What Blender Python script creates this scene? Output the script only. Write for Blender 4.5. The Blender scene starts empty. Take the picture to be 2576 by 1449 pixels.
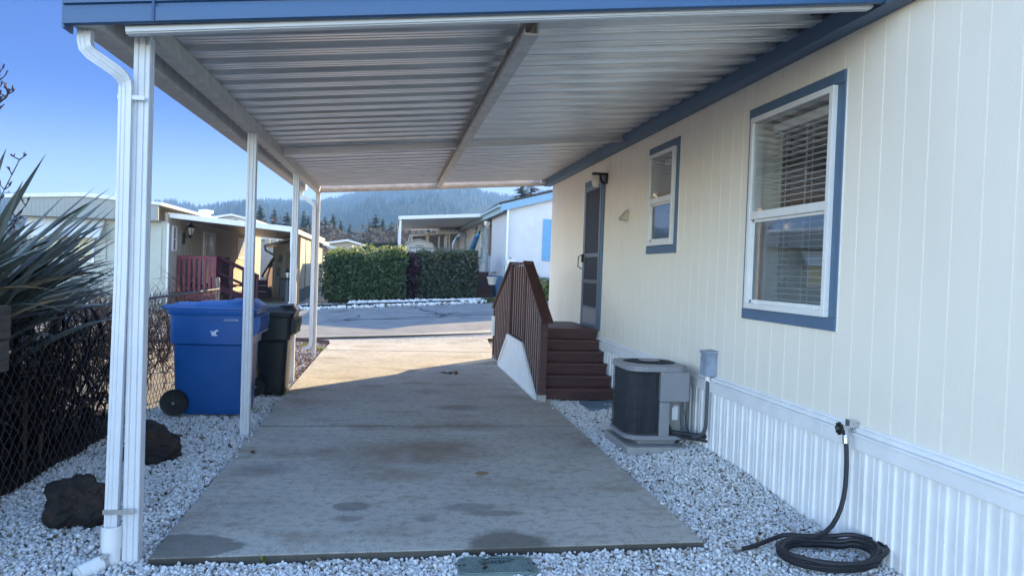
import bpy, bmesh, math, random
import numpy as np
from mathutils import Vector, Matrix, noise
random.seed(7); rng = np.random.default_rng(7)
R = math.radians
sc = bpy.context.scene
col = sc.collection

# ------------------------------------------------------------------ camera
EYE = Vector((0, 0, 1.55)); YAW, PITCH, ROLL = R(8.8015), R(1.2403), R(2.0331)
fw = Vector((math.sin(YAW)*math.cos(PITCH), math.cos(YAW)*math.cos(PITCH), -math.sin(PITCH)))
rt0 = Vector((math.cos(YAW), -math.sin(YAW), 0)); dn0 = fw.cross(rt0)
rt = rt0*math.cos(ROLL) - dn0*math.sin(ROLL); dn = dn0*math.cos(ROLL) + rt0*math.sin(ROLL)
cd = bpy.data.cameras.new('camera'); cam = bpy.data.objects.new('camera', cd); col.objects.link(cam)
m = Matrix.Identity(4)
for i, v in enumerate((rt, -dn, -fw)):
    for k in range(3): m[k][i] = v[k]
m.translation = EYE
cam.matrix_world = m
cd.sensor_width = 36; cd.lens = 36*1935/2576; cd.clip_start = .05; cd.clip_end = 9000
sc.camera = cam

# measured sight lines of the photograph turned into real places
def ray(u, v): return rt*(u-1288) + dn*(v-724.5) + fw*1935
def oy(u, v, y): d = ray(u, v); return EYE + d*(y/d.y)
def ox(u, v, x): d = ray(u, v); return EYE + d*(x/d.x)
def oz(u, v, z=0): d = ray(u, v); return EYE + d*((z-EYE.z)/d.z)
def sstep(a, b, x): t = min(1, max(0, (x-a)/(b-a))); return t*t*(3-2*t)
def g(x, y): return sstep(15.5, 18, y)*.05*min(12, max(-4, x+2.2)) + .02*max(0, min(y, 400)-17)

# ------------------------------------------------------------------ materials
MATS = {}
def mk(name, c, rough=.6, var=.12, scale=6, bump=0, bscale=80, metal=0, c2=None, stretch=(1, 1, 1), lo=.35, hi=.65, spec=.5, detail=5, trans=0, world=False):
    if name in MATS: return MATS[name]
    mt = bpy.data.materials.new(name); mt.use_nodes = True; nt = mt.node_tree; N, L = nt.nodes, nt.links
    b = N['Principled BSDF']; b.inputs['Roughness'].default_value = rough; b.inputs['Metallic'].default_value = metal
    b.inputs['Specular IOR Level'].default_value = spec
    tc = N.new('ShaderNodeNewGeometry').outputs['Position'] if world else N.new('ShaderNodeTexCoord').outputs['Object']
    mp = N.new('ShaderNodeMapping'); mp.inputs['Scale'].default_value = stretch; L.new(tc, mp.inputs[0])
    n = N.new('ShaderNodeTexNoise'); n.inputs['Scale'].default_value = scale; n.inputs['Detail'].default_value = detail; n.inputs['Roughness'].default_value = .62
    L.new(mp.outputs[0], n.inputs['Vector'])
    r = N.new('ShaderNodeMapRange'); r.inputs[1].default_value = lo; r.inputs[2].default_value = hi; L.new(n.outputs['Fac'], r.inputs[0])
    mx = N.new('ShaderNodeMix'); mx.data_type = 'RGBA'
    if c2 is None: ca, cb = [x*(1-var) for x in c], [min(1, x*(1+var)) for x in c]
    else: ca, cb = c, c2
    mx.inputs[6].default_value = (*ca, 1); mx.inputs[7].default_value = (*cb, 1); L.new(r.outputs[0], mx.inputs[0])
    L.new(mx.outputs[2], b.inputs['Base Color'])
    rr = N.new('ShaderNodeMapRange'); rr.inputs[3].default_value = max(.05, rough-.08); rr.inputs[4].default_value = min(1, rough+.1)
    L.new(n.outputs['Fac'], rr.inputs[0]); L.new(rr.outputs[0], b.inputs['Roughness'])
    if bump:
        n2 = N.new('ShaderNodeTexNoise'); n2.inputs['Scale'].default_value = bscale; n2.inputs['Detail'].default_value = 4
        L.new(mp.outputs[0], n2.inputs['Vector'])
        bp = N.new('ShaderNodeBump'); bp.inputs['Strength'].default_value = bump; bp.inputs['Distance'].default_value = .01
        L.new(n2.outputs['Fac'], bp.inputs['Height']); L.new(bp.outputs[0], b.inputs['Normal'])
    if trans:
        out = N['Material Output']; t = N.new('ShaderNodeBsdfTranslucent'); L.new(mx.outputs[2], t.inputs[0])
        ms = N.new('ShaderNodeMixShader'); ms.inputs[0].default_value = trans
        L.new(b.outputs[0], ms.inputs[1]); L.new(t.outputs[0], ms.inputs[2]); L.new(ms.outputs[0], out.inputs[0])
    MATS[name] = mt; return mt

def island(name, stops, rough=.7, trans=0, vmix=.25):
    """a colour of its own for every loose piece (stone, leaf)"""
    mt = bpy.data.materials.new(name); mt.use_nodes = True; nt = mt.node_tree; N, L = nt.nodes, nt.links
    b = N['Principled BSDF']; b.inputs['Roughness'].default_value = rough; b.inputs['Specular IOR Level'].default_value = .5 if rough < .6 else .1
    ge = N.new('ShaderNodeNewGeometry'); cr = N.new('ShaderNodeValToRGB'); el = cr.color_ramp.elements
    el[0].position, el[0].color = stops[0][0], (*stops[0][1], 1); el[1].position, el[1].color = stops[1][0], (*stops[1][1], 1)
    for p, c in stops[2:]:
        e = el.new(p); e.color = (*c, 1)
    L.new(ge.outputs['Random Per Island'], cr.inputs[0])
    n = N.new('ShaderNodeTexNoise'); n.inputs['Scale'].default_value = 40; n.inputs['Detail'].default_value = 3
    tc = N.new('ShaderNodeTexCoord'); L.new(tc.outputs['Object'], n.inputs['Vector'])
    mr = N.new('ShaderNodeMapRange'); mr.inputs[1].default_value = .3; mr.inputs[2].default_value = .7; mr.inputs[3].default_value = 1-vmix; mr.inputs[4].default_value = 1+vmix*.4
    L.new(n.outputs['Fac'], mr.inputs[0])
    mx = N.new('ShaderNodeMix'); mx.data_type = 'RGBA'; mx.blend_type = 'MULTIPLY'; mx.inputs[0].default_value = 1
    L.new(cr.outputs[0], mx.inputs[6]); L.new(mr.outputs[0], mx.inputs[7]); L.new(mx.outputs[2], b.inputs['Base Color'])
    if trans:
        t = N.new('ShaderNodeBsdfTranslucent'); L.new(mx.outputs[2], t.inputs[0]); ms = N.new('ShaderNodeMixShader'); ms.inputs[0].default_value = trans
        L.new(b.outputs[0], ms.inputs[1]); L.new(t.outputs[0], ms.inputs[2]); L.new(ms.outputs[0], N['Material Output'].inputs[0])
    MATS[name] = mt; return mt

def glass(name, tint, refl, rough=.02):
    mt = bpy.data.materials.new(name); mt.use_nodes = True; nt = mt.node_tree; N, L = nt.nodes, nt.links
    N.remove(N['Principled BSDF'])
    t = N.new('ShaderNodeBsdfTransparent'); t.inputs[0].default_value = (*tint, 1)
    gl = N.new('ShaderNodeBsdfGlossy'); gl.inputs['Roughness'].default_value = rough
    n = N.new('ShaderNodeTexNoise'); n.inputs['Scale'].default_value = 2.2; bp = N.new('ShaderNodeBump'); bp.inputs['Strength'].default_value = .06
    L.new(n.outputs['Fac'], bp.inputs['Height']); L.new(bp.outputs[0], gl.inputs['Normal'])
    lw = N.new('ShaderNodeLayerWeight'); lw.inputs[0].default_value = .35
    mr = N.new('ShaderNodeMapRange'); mr.inputs[3].default_value = refl; mr.inputs[4].default_value = min(1, refl+.4); L.new(lw.outputs['Fresnel'], mr.inputs[0])
    ms = N.new('ShaderNodeMixShader'); L.new(mr.outputs[0], ms.inputs[0]); L.new(t.outputs[0], ms.inputs[1]); L.new(gl.outputs[0], ms.inputs[2])
    L.new(ms.outputs[0], N['Material Output'].inputs[0]); MATS[name] = mt; return mt

WHITE = mk('white_paint', (.74, .74, .73), .45, .05, 9, .05, 60)
VINYL = mk('white_vinyl', (.66, .67, .69), .35, .04, 7)
SIDING = mk('cream_siding', (.84, .785, .68), .6, .02, 2, .16, 60, stretch=(1, 1, .5))
SKIRT = mk('white_skirting', (.82, .82, .82), .5, .05, 4, .1, 40)
BLUE = mk('slate_blue_paint', (.080, .145, .235), .5, .1, 8, .1, 60)
FASCIA = mk('blue_metal', (.032, .098, .215), .4, .06, 4)
ALU = mk('grey_painted_aluminium', (.74, .73, .73), .30, .12, 3, .04, 60, stretch=(.35, 3, 3), spec=.6, metal=.65)
ALUD = mk('weathered_shaded_aluminium', (.52, .49, .46), .5, .16, 9, .1, 50)
GALV = mk('galvanised_steel', (.45, .46, .48), .35, .15, 20, metal=.8)
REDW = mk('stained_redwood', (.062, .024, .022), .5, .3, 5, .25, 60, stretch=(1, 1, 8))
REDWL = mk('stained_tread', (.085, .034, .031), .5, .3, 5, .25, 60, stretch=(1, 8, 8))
BLACK = mk('black_plastic', (.012, .013, .015), .5, .2, 12)
BINBLUE = mk('blue_bin_plastic', (.007, .088, .31), .38, .07, 4, .04, 120)
BINBLK = mk('dark_green_bin_plastic', (.007, .011, .013), .4, .1, 4, .04, 120)
ACGREY = mk('ac_grey_paint', (.25, .255, .275), .45, .06, 5)
ACDARK = mk('ac_dark_grey', (.035, .038, .045), .5, .1, 8)
COIL = mk('condenser_coil', (.018, .022, .032), .6, .6, 9, .4, 150, stretch=(1, 1, .3))
CONC = mk('pad_concrete', (.30, .30, .30), .85, .12, 9, .3, 90)
RUBBER = mk('hose_rubber', (.016, .017, .022), .55, .2, 30)
DARK = mk('dark_interior', (.018, .02, .025), .9)
BLIND = mk('blind_slats', (.86, .86, .85), .5, .04)
SCREEN = mk('door_screen_mesh', (.018, .02, .026), .6, .2, 30)
LAVA = mk('lava_rock', (.018, .016, .016), .9, .0, 7, .9, 22, c2=(.055, .030, .021), lo=.42, hi=.75)
BOARD = mk('weathered_board', (.10, .082, .07), .85, .3, 6, .5, 60, stretch=(6, .6, 8))
PVC = mk('pvc_pipe', (.80, .80, .79), .3, .03)
VALVE = mk('green_plastic_lid', (.15, .20, .19), .55, .12, 14, .35, 130)
CHROME = mk('chrome', (.6, .6, .6), .25, .05, metal=1)
GLASS = glass('window_glass', (.96, .98, .98), .03)
GLASS2 = glass('screened_glass', (.74, .77, .80), .05, .03)
FENCEM = mk('black_vinyl_wire', (.035, .034, .036), .45, .1)
PALEBLUE = mk('pale_blue_trim', (.19, .35, .50), .5, .06)
TEALTRIM = mk('grey_teal_trim', (.30, .42, .46), .5, .06)
WHOUSE = mk('white_house_siding', (.58, .58, .60), .6, .04, 3)
LHOUSE = mk('pale_grey_green_siding', (.44, .45, .39), .6, .05, 3)
LHSIDE = mk('beige_siding', (.44, .39, .32), .65, .07, 3)
MAROON = mk('maroon_paint', (.20, .035, .055), .6, .12, 5)
MAROOND = mk('dark_maroon_paint', (.075, .018, .03), .6, .15, 5)
LWHITE = mk('bright_white_metal', (.66, .66, .65), .4, .04)
SHADEG = mk('dark_window', (.03, .035, .045), .15, .2)
CURTAIN = mk('curtained_window', (.42, .42, .42), .3, .15, 3)

# ------------------------------------------------------------------ mesh helpers
class MB:
    def __init__(s): s.v = []; s.f = []; s.m = []; s.mi = 0
    def add(s, vs, fs):
        o = len(s.v); s.v += [tuple(p) for p in vs]; s.f += [tuple(i+o for i in q) for q in fs]; s.m += [s.mi]*len(fs)
    def hexa(s, p): s.add(p, [(0, 3, 2, 1), (4, 5, 6, 7), (0, 1, 5, 4), (1, 2, 6, 5), (2, 3, 7, 6), (3, 0, 4, 7)])
    def box(s, x0, x1, y0, y1, z0, z1):
        s.hexa([(x0, y0, z0), (x1, y0, z0), (x1, y1, z0), (x0, y1, z0), (x0, y0, z1), (x1, y0, z1), (x1, y1, z1), (x0, y1, z1)])
    def obox(s, c, size, rot=None):
        c = Vector(c); h = [k/2 for k in size]; rot = rot or Matrix.Identity(3); ps = []
        for z in (-1, 1):
            for x, y in ((-1, -1), (1, -1), (1, 1), (-1, 1)): ps.append(c + rot @ Vector((x*h[0], y*h[1], z*h[2])))
        s.hexa(ps)
    def beam(s, a, b, w, h, up=(0, 0, 1)):
        a, b = Vector(a), Vector(b); d = (b-a).normalized(); sd = d.cross(Vector(up)).normalized(); u = sd.cross(d)
        ps = []
        for e in (a, b):
            for i, j in ((-1, -1), (1, -1), (1, 1), (-1, 1)): ps.append(e + sd*(i*w/2) + u*(j*h/2))
        s.hexa(ps)
    def loft(s, rings, cap=True, closed=True):
        n = len(rings[0]); vs = [p for r in rings for p in r]; fs = []
        for k in range(len(rings)-1):
            for i in range(n if closed else n-1):
                j = (i+1) % n; fs.append((k*n+i, k*n+j, (k+1)*n+j, (k+1)*n+i))
        if cap and closed: fs += [tuple(range(n-1, -1, -1)), tuple(range((len(rings)-1)*n, len(rings)*n))]
        s.add(vs, fs)
    def tube(s, pts, r, n=8, cap=True):
        pts = [Vector(p) for p in pts]; rs = r if isinstance(r, (list, tuple)) else [r]*len(pts); rings = []; ref = None
        for i, p in enumerate(pts):
            d = (pts[min(i+1, len(pts)-1)] - pts[max(i-1, 0)]).normalized()
            if ref is None: ref = Vector((0, 0, 1)) if abs(d.z) < .9 else Vector((1, 0, 0))
            a = (ref - d*ref.dot(d)).normalized(); ref = a; b = d.cross(a)
            rings.append([p + (a*math.cos(t) + b*math.sin(t))*rs[i] for t in [2*math.pi*k/n for k in range(n)]])
        s.loft(rings, cap)
    def lathe(s, prof, c, n=20, axis='z'):
        c = Vector(c); rings = []
        for r, h in prof:
            rg = []
            for k in range(n):
                t = 2*math.pi*k/n; a, b = r*math.cos(t), r*math.sin(t)
                rg.append(c + Vector({'z': (a, b, h), 'x': (h, a, b), 'y': (a, h, b)}[axis]))
            rings.append(rg)
        s.loft(rings)
    def prism(s, poly, axis, a, b):
        def q(p, t): return {'x': (t, p[0], p[1]), 'y': (p[0], t, p[1]), 'z': (p[0], p[1], t)}[axis]
        s.loft([[q(p, a) for p in poly], [q(p, b) for p in poly]])
    def build(s, name, mat, parent=None, smooth=False, bevel=0, weld=False, bmat=-1):
        me = bpy.data.meshes.new(name); o0 = Vector(parent_loc(parent)) if parent else Vector((0, 0, 0))
        me.from_pydata([(p[0]-o0.x, p[1]-o0.y, p[2]-o0.z) for p in s.v], [], s.f)
        for q in (mat if isinstance(mat, (list, tuple)) else [mat]): me.materials.append(q)
        if isinstance(mat, (list, tuple)): me.polygons.foreach_set('material_index', s.m)
        bm = bmesh.new(); bm.from_mesh(me)
        if weld: bmesh.ops.remove_doubles(bm, verts=bm.verts, dist=1e-5)
        bmesh.ops.recalc_face_normals(bm, faces=bm.faces); bm.to_mesh(me); bm.free()
        if smooth:
            me.polygons.foreach_set('use_smooth', [True]*len(me.polygons))
        o = bpy.data.objects.new(name, me); col.objects.link(o)
        if parent: o.parent = parent
        if bevel:
            b = o.modifiers.new('edge', 'BEVEL'); b.width = bevel; b.segments = 2; b.material = bmat; b.limit_method = 'ANGLE'; b.angle_limit = R(40)
        if smooth:
            try: me.set_sharp_from_angle(angle=R(42))
            except Exception: pass
        return o
def parent_loc(p):
    v = Vector((0, 0, 0))
    while p: v = v + Vector(p.location); p = p.parent
    return v
def tag(o, label, cat, group=None, kind=None):
    if label: o['label'] = label
    if cat: o['category'] = cat
    if group: o['group'] = group
    if kind: o['kind'] = kind
    return o
def thing(name, label, cat, loc, group=None):
    o = bpy.data.objects.new(name, None); col.objects.link(o); o.location = loc; o.empty_display_size = .2
    return tag(o, label, cat, group)
def structure(o): o['kind'] = 'structure'; return o
def copy_tree(o, parent=None):
    c = o.copy(); col.objects.link(c)
    if parent: c.parent = parent
    for ch in list(o.children): copy_tree(ch, c)
    return c
def np_mesh(name, V, Fc, mat, parent=None, smooth=False):
    """V (n,3), Fc (m,k) arrays -> one object"""
    V = np.asarray(V, np.float32); Fc = np.asarray(Fc, np.int32)
    if parent: V = V - np.array(parent_loc(parent), np.float32)
    me = bpy.data.meshes.new(name); k = Fc.shape[1]
    me.vertices.add(len(V)); me.vertices.foreach_set('co', V.ravel())
    me.loops.add(Fc.size); me.loops.foreach_set('vertex_index', Fc.ravel())
    me.polygons.add(len(Fc)); me.polygons.foreach_set('loop_start', np.arange(0, Fc.size, k, dtype=np.int32))
    me.polygons.foreach_set('use_smooth', np.full(len(Fc), smooth))
    me.update(calc_edges=True); me.validate()
    for q in (mat if isinstance(mat, (list, tuple)) else [mat]): me.materials.append(q)
    o = bpy.data.objects.new(name, me); col.objects.link(o)
    if parent: o.parent = parent
    return o
def segs(P, Q, r, n=3, r2=None):
    """separate thin rods P->Q as arrays"""
    P, Q = np.asarray(P, float), np.asarray(Q, float); d = Q-P; L = np.linalg.norm(d, axis=1, keepdims=True); d = d/np.maximum(L, 1e-9)
    ref = np.where(np.abs(d[:, 2:3]) < .9, np.array([[0, 0, 1.]]), np.array([[1., 0, 0]])); a = np.cross(d, ref); a /= np.linalg.norm(a, axis=1, keepdims=True); b = np.cross(d, a)
    r = np.broadcast_to(np.asarray(r, float).reshape(-1, 1), (len(P), 1)); r2 = r if r2 is None else np.broadcast_to(np.asarray(r2, float).reshape(-1, 1), (len(P), 1))
    V = np.zeros((len(P), 2*n, 3))
    for k in range(n):
        t = 2*math.pi*k/n; o = a*math.cos(t)+b*math.sin(t); V[:, k] = P+o*r; V[:, n+k] = Q+o*r2
    base = (np.arange(len(P))*2*n)[:, None, None]
    f = np.array([[k, (k+1) % n, n+(k+1) % n, n+k] for k in range(n)])[None]
    return V.reshape(-1, 3), (base+f).reshape(-1, 4)
def text(body, size, loc, rot, mat, parent, ext=.001, space=1.0):
    cu = bpy.data.curves.new('lettering', 'FONT'); cu.body = body; cu.size = size; cu.extrude = ext; cu.space_character = space; cu.materials.append(mat)
    cu.align_x = 'CENTER'; cu.resolution_u = 2
    tmp = bpy.data.objects.new('lettering', cu); col.objects.link(tmp); bpy.context.view_layer.update()
    me = bpy.data.meshes.new_from_object(tmp.evaluated_get(bpy.context.evaluated_depsgraph_get())); bpy.data.objects.remove(tmp)
    o = bpy.data.objects.new('lettering', me); col.objects.link(o); o.parent = parent
    o.location = Vector(loc) - parent_loc(parent); o.rotation_euler = rot
    return o
def rrect(cx, cy, hx, hy, r, n=5):
    pts = []
    for sx, sy, a0 in ((1, 1, 0), (-1, 1, 90), (-1, -1, 180), (1, -1, 270)):
        for k in range(n+1):
            t = R(a0+90*k/n); pts.append((cx+sx*(hx-r)+r*math.cos(t), cy+sy*(hy-r)+r*math.sin(t)))
    return pts
HAZE, SKY, SUN, EXPO, SKYUP, WEST, BACK = .00050, .045, 3.6, 2.22, 4.5, 7.0, 5.0
# ================================================================== the setting
def near_edge(x): return 16.66 + .197*(max(-6, min(x, 14))+1.96)
def far_edge(x): return 24.7 + .25*(max(-6, min(x, 14))+2.8)
def grid_mesh(name, xs, yf, n, mat, dz, zf=g):
    mb = MB(); W = n+1
    for x in xs:
        a, b = yf(x)
        for k in range(W):
            y = a+(b-a)*k/n; mb.v.append((x, y, zf(x, y)+dz))
    for i in range(len(xs)-1):
        for k in range(n):
            mb.f.append((i*W+k, (i+1)*W+k, (i+1)*W+k+1, i*W+k+1)); mb.m.append(0)
    return structure(mb.build(name, mat, smooth=True))
def gz(x, y): return g(x, min(y, 60))
SOIL = mk('soil', (.24, .21, .165), .95, .3, 1.5, .4, 30, c2=(.38, .34, .28), spec=.1, world=True)
ASPH = mk('asphalt', (.21, .21, .215), .85, .1, 2.2, .35, 220, c2=(.29, .285, .275), world=True, spec=.08)
xs = sorted(set([-900, -400, -200, -120] + [x for x in range(-80, 81, 2)] + [120, 200, 400, 900]))
mb = MB(); ys = [-60, -30, -10, 0, 8, 14, 15.5, 16, 16.5, 17, 17.5, 18, 19, 20, 22, 24, 26, 28, 30, 34, 40, 50, 60, 90, 160, 300, 600, 1100, 3200]
for x in xs:
    for y in ys: mb.v.append((x, y, gz(x, y)-.075))
n = len(ys)
for i in range(len(xs)-1):
    for k in range(n-1): mb.f.append((i*n+k, (i+1)*n+k, (i+1)*n+k+1, i*n+k+1)); mb.m.append(0)
structure(mb.build('ground', SOIL, smooth=True))
rx = [-60, -40, -25, -16, -12, -9]+[x*.75 for x in range(-10, 21)]+[20, 30, 45, 60]
grid_mesh('road', rx, lambda x: (near_edge(x), far_edge(x)), 10, ASPH, -.022)
DARKGRD = mk('unseen_dark_soil', (.030, .028, .018), .95, .3, 2, .4, 30, c2=(.06, .055, .035), world=True, spec=.1)
q = MB(); q.add([(-12, -30, -.06), (14, -30, -.06), (14, 2.0, -.06), (-12, 2.0, -.06)], [(0, 1, 2, 3)]); structure(q.build('unseen_dark_ground', DARKGRD))  # unseen dark sheet behind the camera, added to cut bounced light
q = MB(); q.add([(-5.2, 1.9, -.052), (-2.44, 1.9, -.052), (-2.44, 8.0, -.052), (-3.0, 8.6, -.052), (-4.4, 8.2, -.052), (-5.2, 7, -.052)], [(0, 1, 2, 3, 4, 5)]); structure(q.build('planting_bed', mk('dark_leaf_mulch', (.016, .013, .011), .95, .3, 9, .5, 60, c2=(.05, .038, .028), world=True, spec=.1)))
# sealed cracks on the road, a sheet of their own
CRK = mk('crack_sealant', (.03, .031, .034), .5, .2, 9)
cr = MB()
def crack(pts, w):
    rg = []
    for i, (x, y) in enumerate(pts):
        a = Vector(pts[max(0, i-1)]); b = Vector(pts[min(len(pts)-1, i+1)]); d = (b-a).normalized(); nn = Vector((-d.y, d.x)); ww = w*(.5+random.random())
        rg.append([(x+nn.x*ww, y+nn.y*ww, g(x+nn.x*ww, y+nn.y*ww)-.018), (x-nn.x*ww, y-nn.y*ww, g(x-nn.x*ww, y-nn.y*ww)-.018)])
    cr.loft(rg, cap=False, closed=False)
def wander(x0, y0, x1, y1, n, amp):
    return [(x0+(x1-x0)*i/n+random.uniform(-amp, amp), y0+(y1-y0)*i/n+random.uniform(-amp, amp)) for i in range(n+1)]
crack(wander(-1.6, 20.6, 3.0, 21.6, 16, .10), .05); crack(wander(.6, 25.4, 1.4, 21.3, 12, .16), .05)
crack(wander(-1.7, 21.0, 1.0, 20.6, 10, .12), .035); crack(wander(.9, 22.0, 3.6, 22.6, 9, .15), .045); crack(wander(-1.2, 20.4, -.9, 22.3, 5, .12), .03)
crack(wander(-1.9, 23.4, -1.3, 24.2, 5, .1), .04); crack(wander(1.2, 21.9, 3.2, 21.2, 8, .12), .03); crack(wander(1.3, 20.9, 1.8, 22.6, 6, .14), .03)
structure(cr.build('road_cracks', CRK))

# ---- concrete with its stains
def concrete():
    mt = bpy.data.materials.new('driveway_concrete'); mt.use_nodes = True; nt = mt.node_tree; N, L = nt.nodes, nt.links; b = N['Principled BSDF']
    pos = N.new('ShaderNodeNewGeometry').outputs['Position']
    def noise(scale, det=4, st=None):
        n = N.new('ShaderNodeTexNoise'); n.inputs['Scale'].default_value = scale; n.inputs['Detail'].default_value = det; n.inputs['Roughness'].default_value = .65
        if st:
            mp = N.new('ShaderNodeMapping'); mp.inputs['Scale'].default_value = st; L.new(pos, mp.inputs[0]); L.new(mp.outputs[0], n.inputs['Vector'])
        else: L.new(pos, n.inputs['Vector'])
        return n.outputs['Fac']
    def rng_(s, a, b_, c, d):
        r = N.new('ShaderNodeMapRange'); r.inputs[1].default_value = a; r.inputs[2].default_value = b_; r.inputs[3].default_value = c; r.inputs[4].default_value = d; L.new(s, r.inputs[0]); return r.outputs[0]
    def mix(a, c, f):
        m = N.new('ShaderNodeMix'); m.data_type = 'RGBA'; L.new(a, m.inputs[6]) if not isinstance(a, tuple) else setattr(m.inputs[6], 'default_value', (*a, 1))
        L.new(c, m.inputs[7]) if not isinstance(c, tuple) else setattr(m.inputs[7], 'default_value', (*c, 1))
        L.new(f, m.inputs[0]) if not isinstance(f, float) else setattr(m.inputs[0], 'default_value', f); return m.outputs[2]
    big = noise(.9, 6); c = mix((.46, .435, .395), (.58, .55, .495), rng_(big, .35, .65, 0, 1))
    brush = noise(2.2, 5, (.6, 3.0, 1)); c = mix(c, (.55, .50, .425), rng_(brush, .5, .75, 0, .5))
    brown = noise(1.3, 5, (1, 1.6, 1)); c = mix(c, (.28, .215, .145), rng_(brown, .52, .70, 0, .75)); mott = noise(14, 5); c = mix(c, (.28, .26, .22), rng_(mott, .48, .68, 0, .7)); m2 = noise(38, 4); c = mix(c, (.50, .49, .47), rng_(m2, .54, .72, 0, .65)); m3 = noise(70, 3); c = mix(c, (.14, .135, .13), rng_(m3, .55, .70, 0, .75))
    sp = noise(170, 3); c = mix(c, (.12, .115, .11), rng_(sp, .54, .70, 0, .9))
    sp2 = noise(110, 3); c = mix(c, (.56, .55, .53), rng_(sp2, .6, .74, 0, .6))
    wob = noise(5, 4)
    def blob(x, y, rx, ry, sharp=.22, wamp=.9):
        s = N.new('ShaderNodeVectorMath'); s.operation = 'SUBTRACT'; s.inputs[1].default_value = (x, y, 0); L.new(pos, s.inputs[0])
        d = N.new('ShaderNodeVectorMath'); d.operation = 'MULTIPLY'; d.inputs[1].default_value = (1/rx, 1/ry, 0); L.new(s.outputs[0], d.inputs[0])
        l = N.new('ShaderNodeVectorMath'); l.operation = 'LENGTH'; L.new(d.outputs[0], l.inputs[0])
        a = N.new('ShaderNodeMath'); a.operation = 'MULTIPLY_ADD'; a.inputs[1].default_value = wamp; L.new(wob, a.inputs[0]); L.new(l.outputs['Value'], a.inputs[2])
        return rng_(a.outputs[0], 1+wamp*.5-sharp, 1+wamp*.5+sharp*.3, 1, 0)
    def mul(f, k):
        q = N.new('ShaderNodeMath'); q.operation = 'MULTIPLY'; L.new(f, q.inputs[0]); q.inputs[1].default_value = k; return q.outputs[0]
    for x, y, rx_, ry_, cc, k, sh in ((-1.08, 4.36, .30, .20, (.13, .12, .105), .7, .08), (.70, 4.28, .24, .26, (.13, .115, .095), .75, .22), (.69, 4.85, .2, .07, (.15, .13, .11), .55, .3), (.55, 4.98, .2, .10, (.17, .155, .14), .5, .3),
            (-.22, 5.02, .13, .10, (.16, .15, .14), .6, .2), (-.23, 4.78, .10, .06, (.17, .16, .15), .5, .3), (.25, 4.75, .08, .06, (.18, .17, .16), .5, .3), (.72, 5.82, .055, .06, (.30, .17, .07), .8, .15),
            (.25, 6.5, .75, .55, (.25, .165, .10), .55, .6), (.05, 5.75, .35, .18, (.27, .18, .11), .4, .6), (.75, 8.6, .3, .18, (.2, .15, .11), .5, .5), (.75, 7.6, .5, .25, (.24, .17, .12), .35, .6),
            (.25, 6.05, .3, .10, (.52, .51, .49), .4, .7), (.14, 6.3, .07, .3, (.52, .51, .49), .3, .8), (.75, 7.25, .32, .1, (.55, .54, .53), .6, .5), (.9, 8.3, .14, .1, (.55, .54, .53), .5, .5), (-.9, 6.0, .25, .18, (.2, .21, .23), .4, .6)):
        c = mix(c, cc, mul(blob(x, y, rx_, ry_, sh), k))
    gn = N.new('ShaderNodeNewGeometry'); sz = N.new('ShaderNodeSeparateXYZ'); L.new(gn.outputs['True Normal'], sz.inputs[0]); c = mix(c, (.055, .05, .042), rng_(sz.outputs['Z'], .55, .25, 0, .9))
    L.new(c, b.inputs['Base Color']); b.inputs['Roughness'].default_value = .85; b.inputs['Specular IOR Level'].default_value = .06
    bp = N.new('ShaderNodeBump'); bp.inputs['Strength'].default_value = .35; bp.inputs['Distance'].default_value = .006; L.new(noise(140, 3), bp.inputs['Height']); L.new(bp.outputs[0], b.inputs['Normal'])
    return mt
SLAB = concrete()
dw = MB()
def slab(rows):                     # rows of (xl, yl, xr, yr)
    rg = []
    for xl, yl, xr, yr in rows:
        zl, zr = g(xl, yl), g(xr, yr); rg.append([(xl, yl, zl-.10), (xr, yr, zr-.10), (xr, yr, zr), (xl, yl, zl)])
    dw.loft(rg)
N_ = 16
# front edge a little ragged
slab([(-1.21, 4.185, 1.86, 4.272), (-1.212, 4.6, 1.866, 4.7), (-1.215, 7.528, 1.875, 7.583)])
slab([(-1.215, 7.566, 1.875, 7.621), (-1.23, 10, 1.92, 10), (-1.22, 14.31, 1.972, 14.48)])
slab([(-1.22, 14.36, 1.972, 14.53), (-1.20, 15.72, 2.03, 15.75), (-1.6, 16.06, 2.045, 16.25), (-2.0, 16.28, 2.06, 16.58), (-2.3, 16.30, 2.5, 16.75), (-3, 16.0, 4, 17.2)])
slab([(x, near_edge(x)-.36 if x < 2.5 else near_edge(x)-.5, x+.001, near_edge(x)) for x in (-9, -6, -3.01)])
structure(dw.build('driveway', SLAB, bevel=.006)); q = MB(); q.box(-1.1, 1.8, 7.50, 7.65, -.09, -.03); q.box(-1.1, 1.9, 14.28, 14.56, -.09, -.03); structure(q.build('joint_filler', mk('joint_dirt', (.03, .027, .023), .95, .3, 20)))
ap = MB(); rg = []
for x in [-3+.5*k for k in range(15)]:
    a, b_ = min(near_edge(x)-.05, 16.32 + max(0, x-1.5)*.3), near_edge(x); rg.append([(x, a, g(x, a)+.002), (x, b_, g(x, b_)-.012)])
ap.loft(rg, cap=False, closed=False); structure(ap.build('driveway_apron', SLAB))

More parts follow.
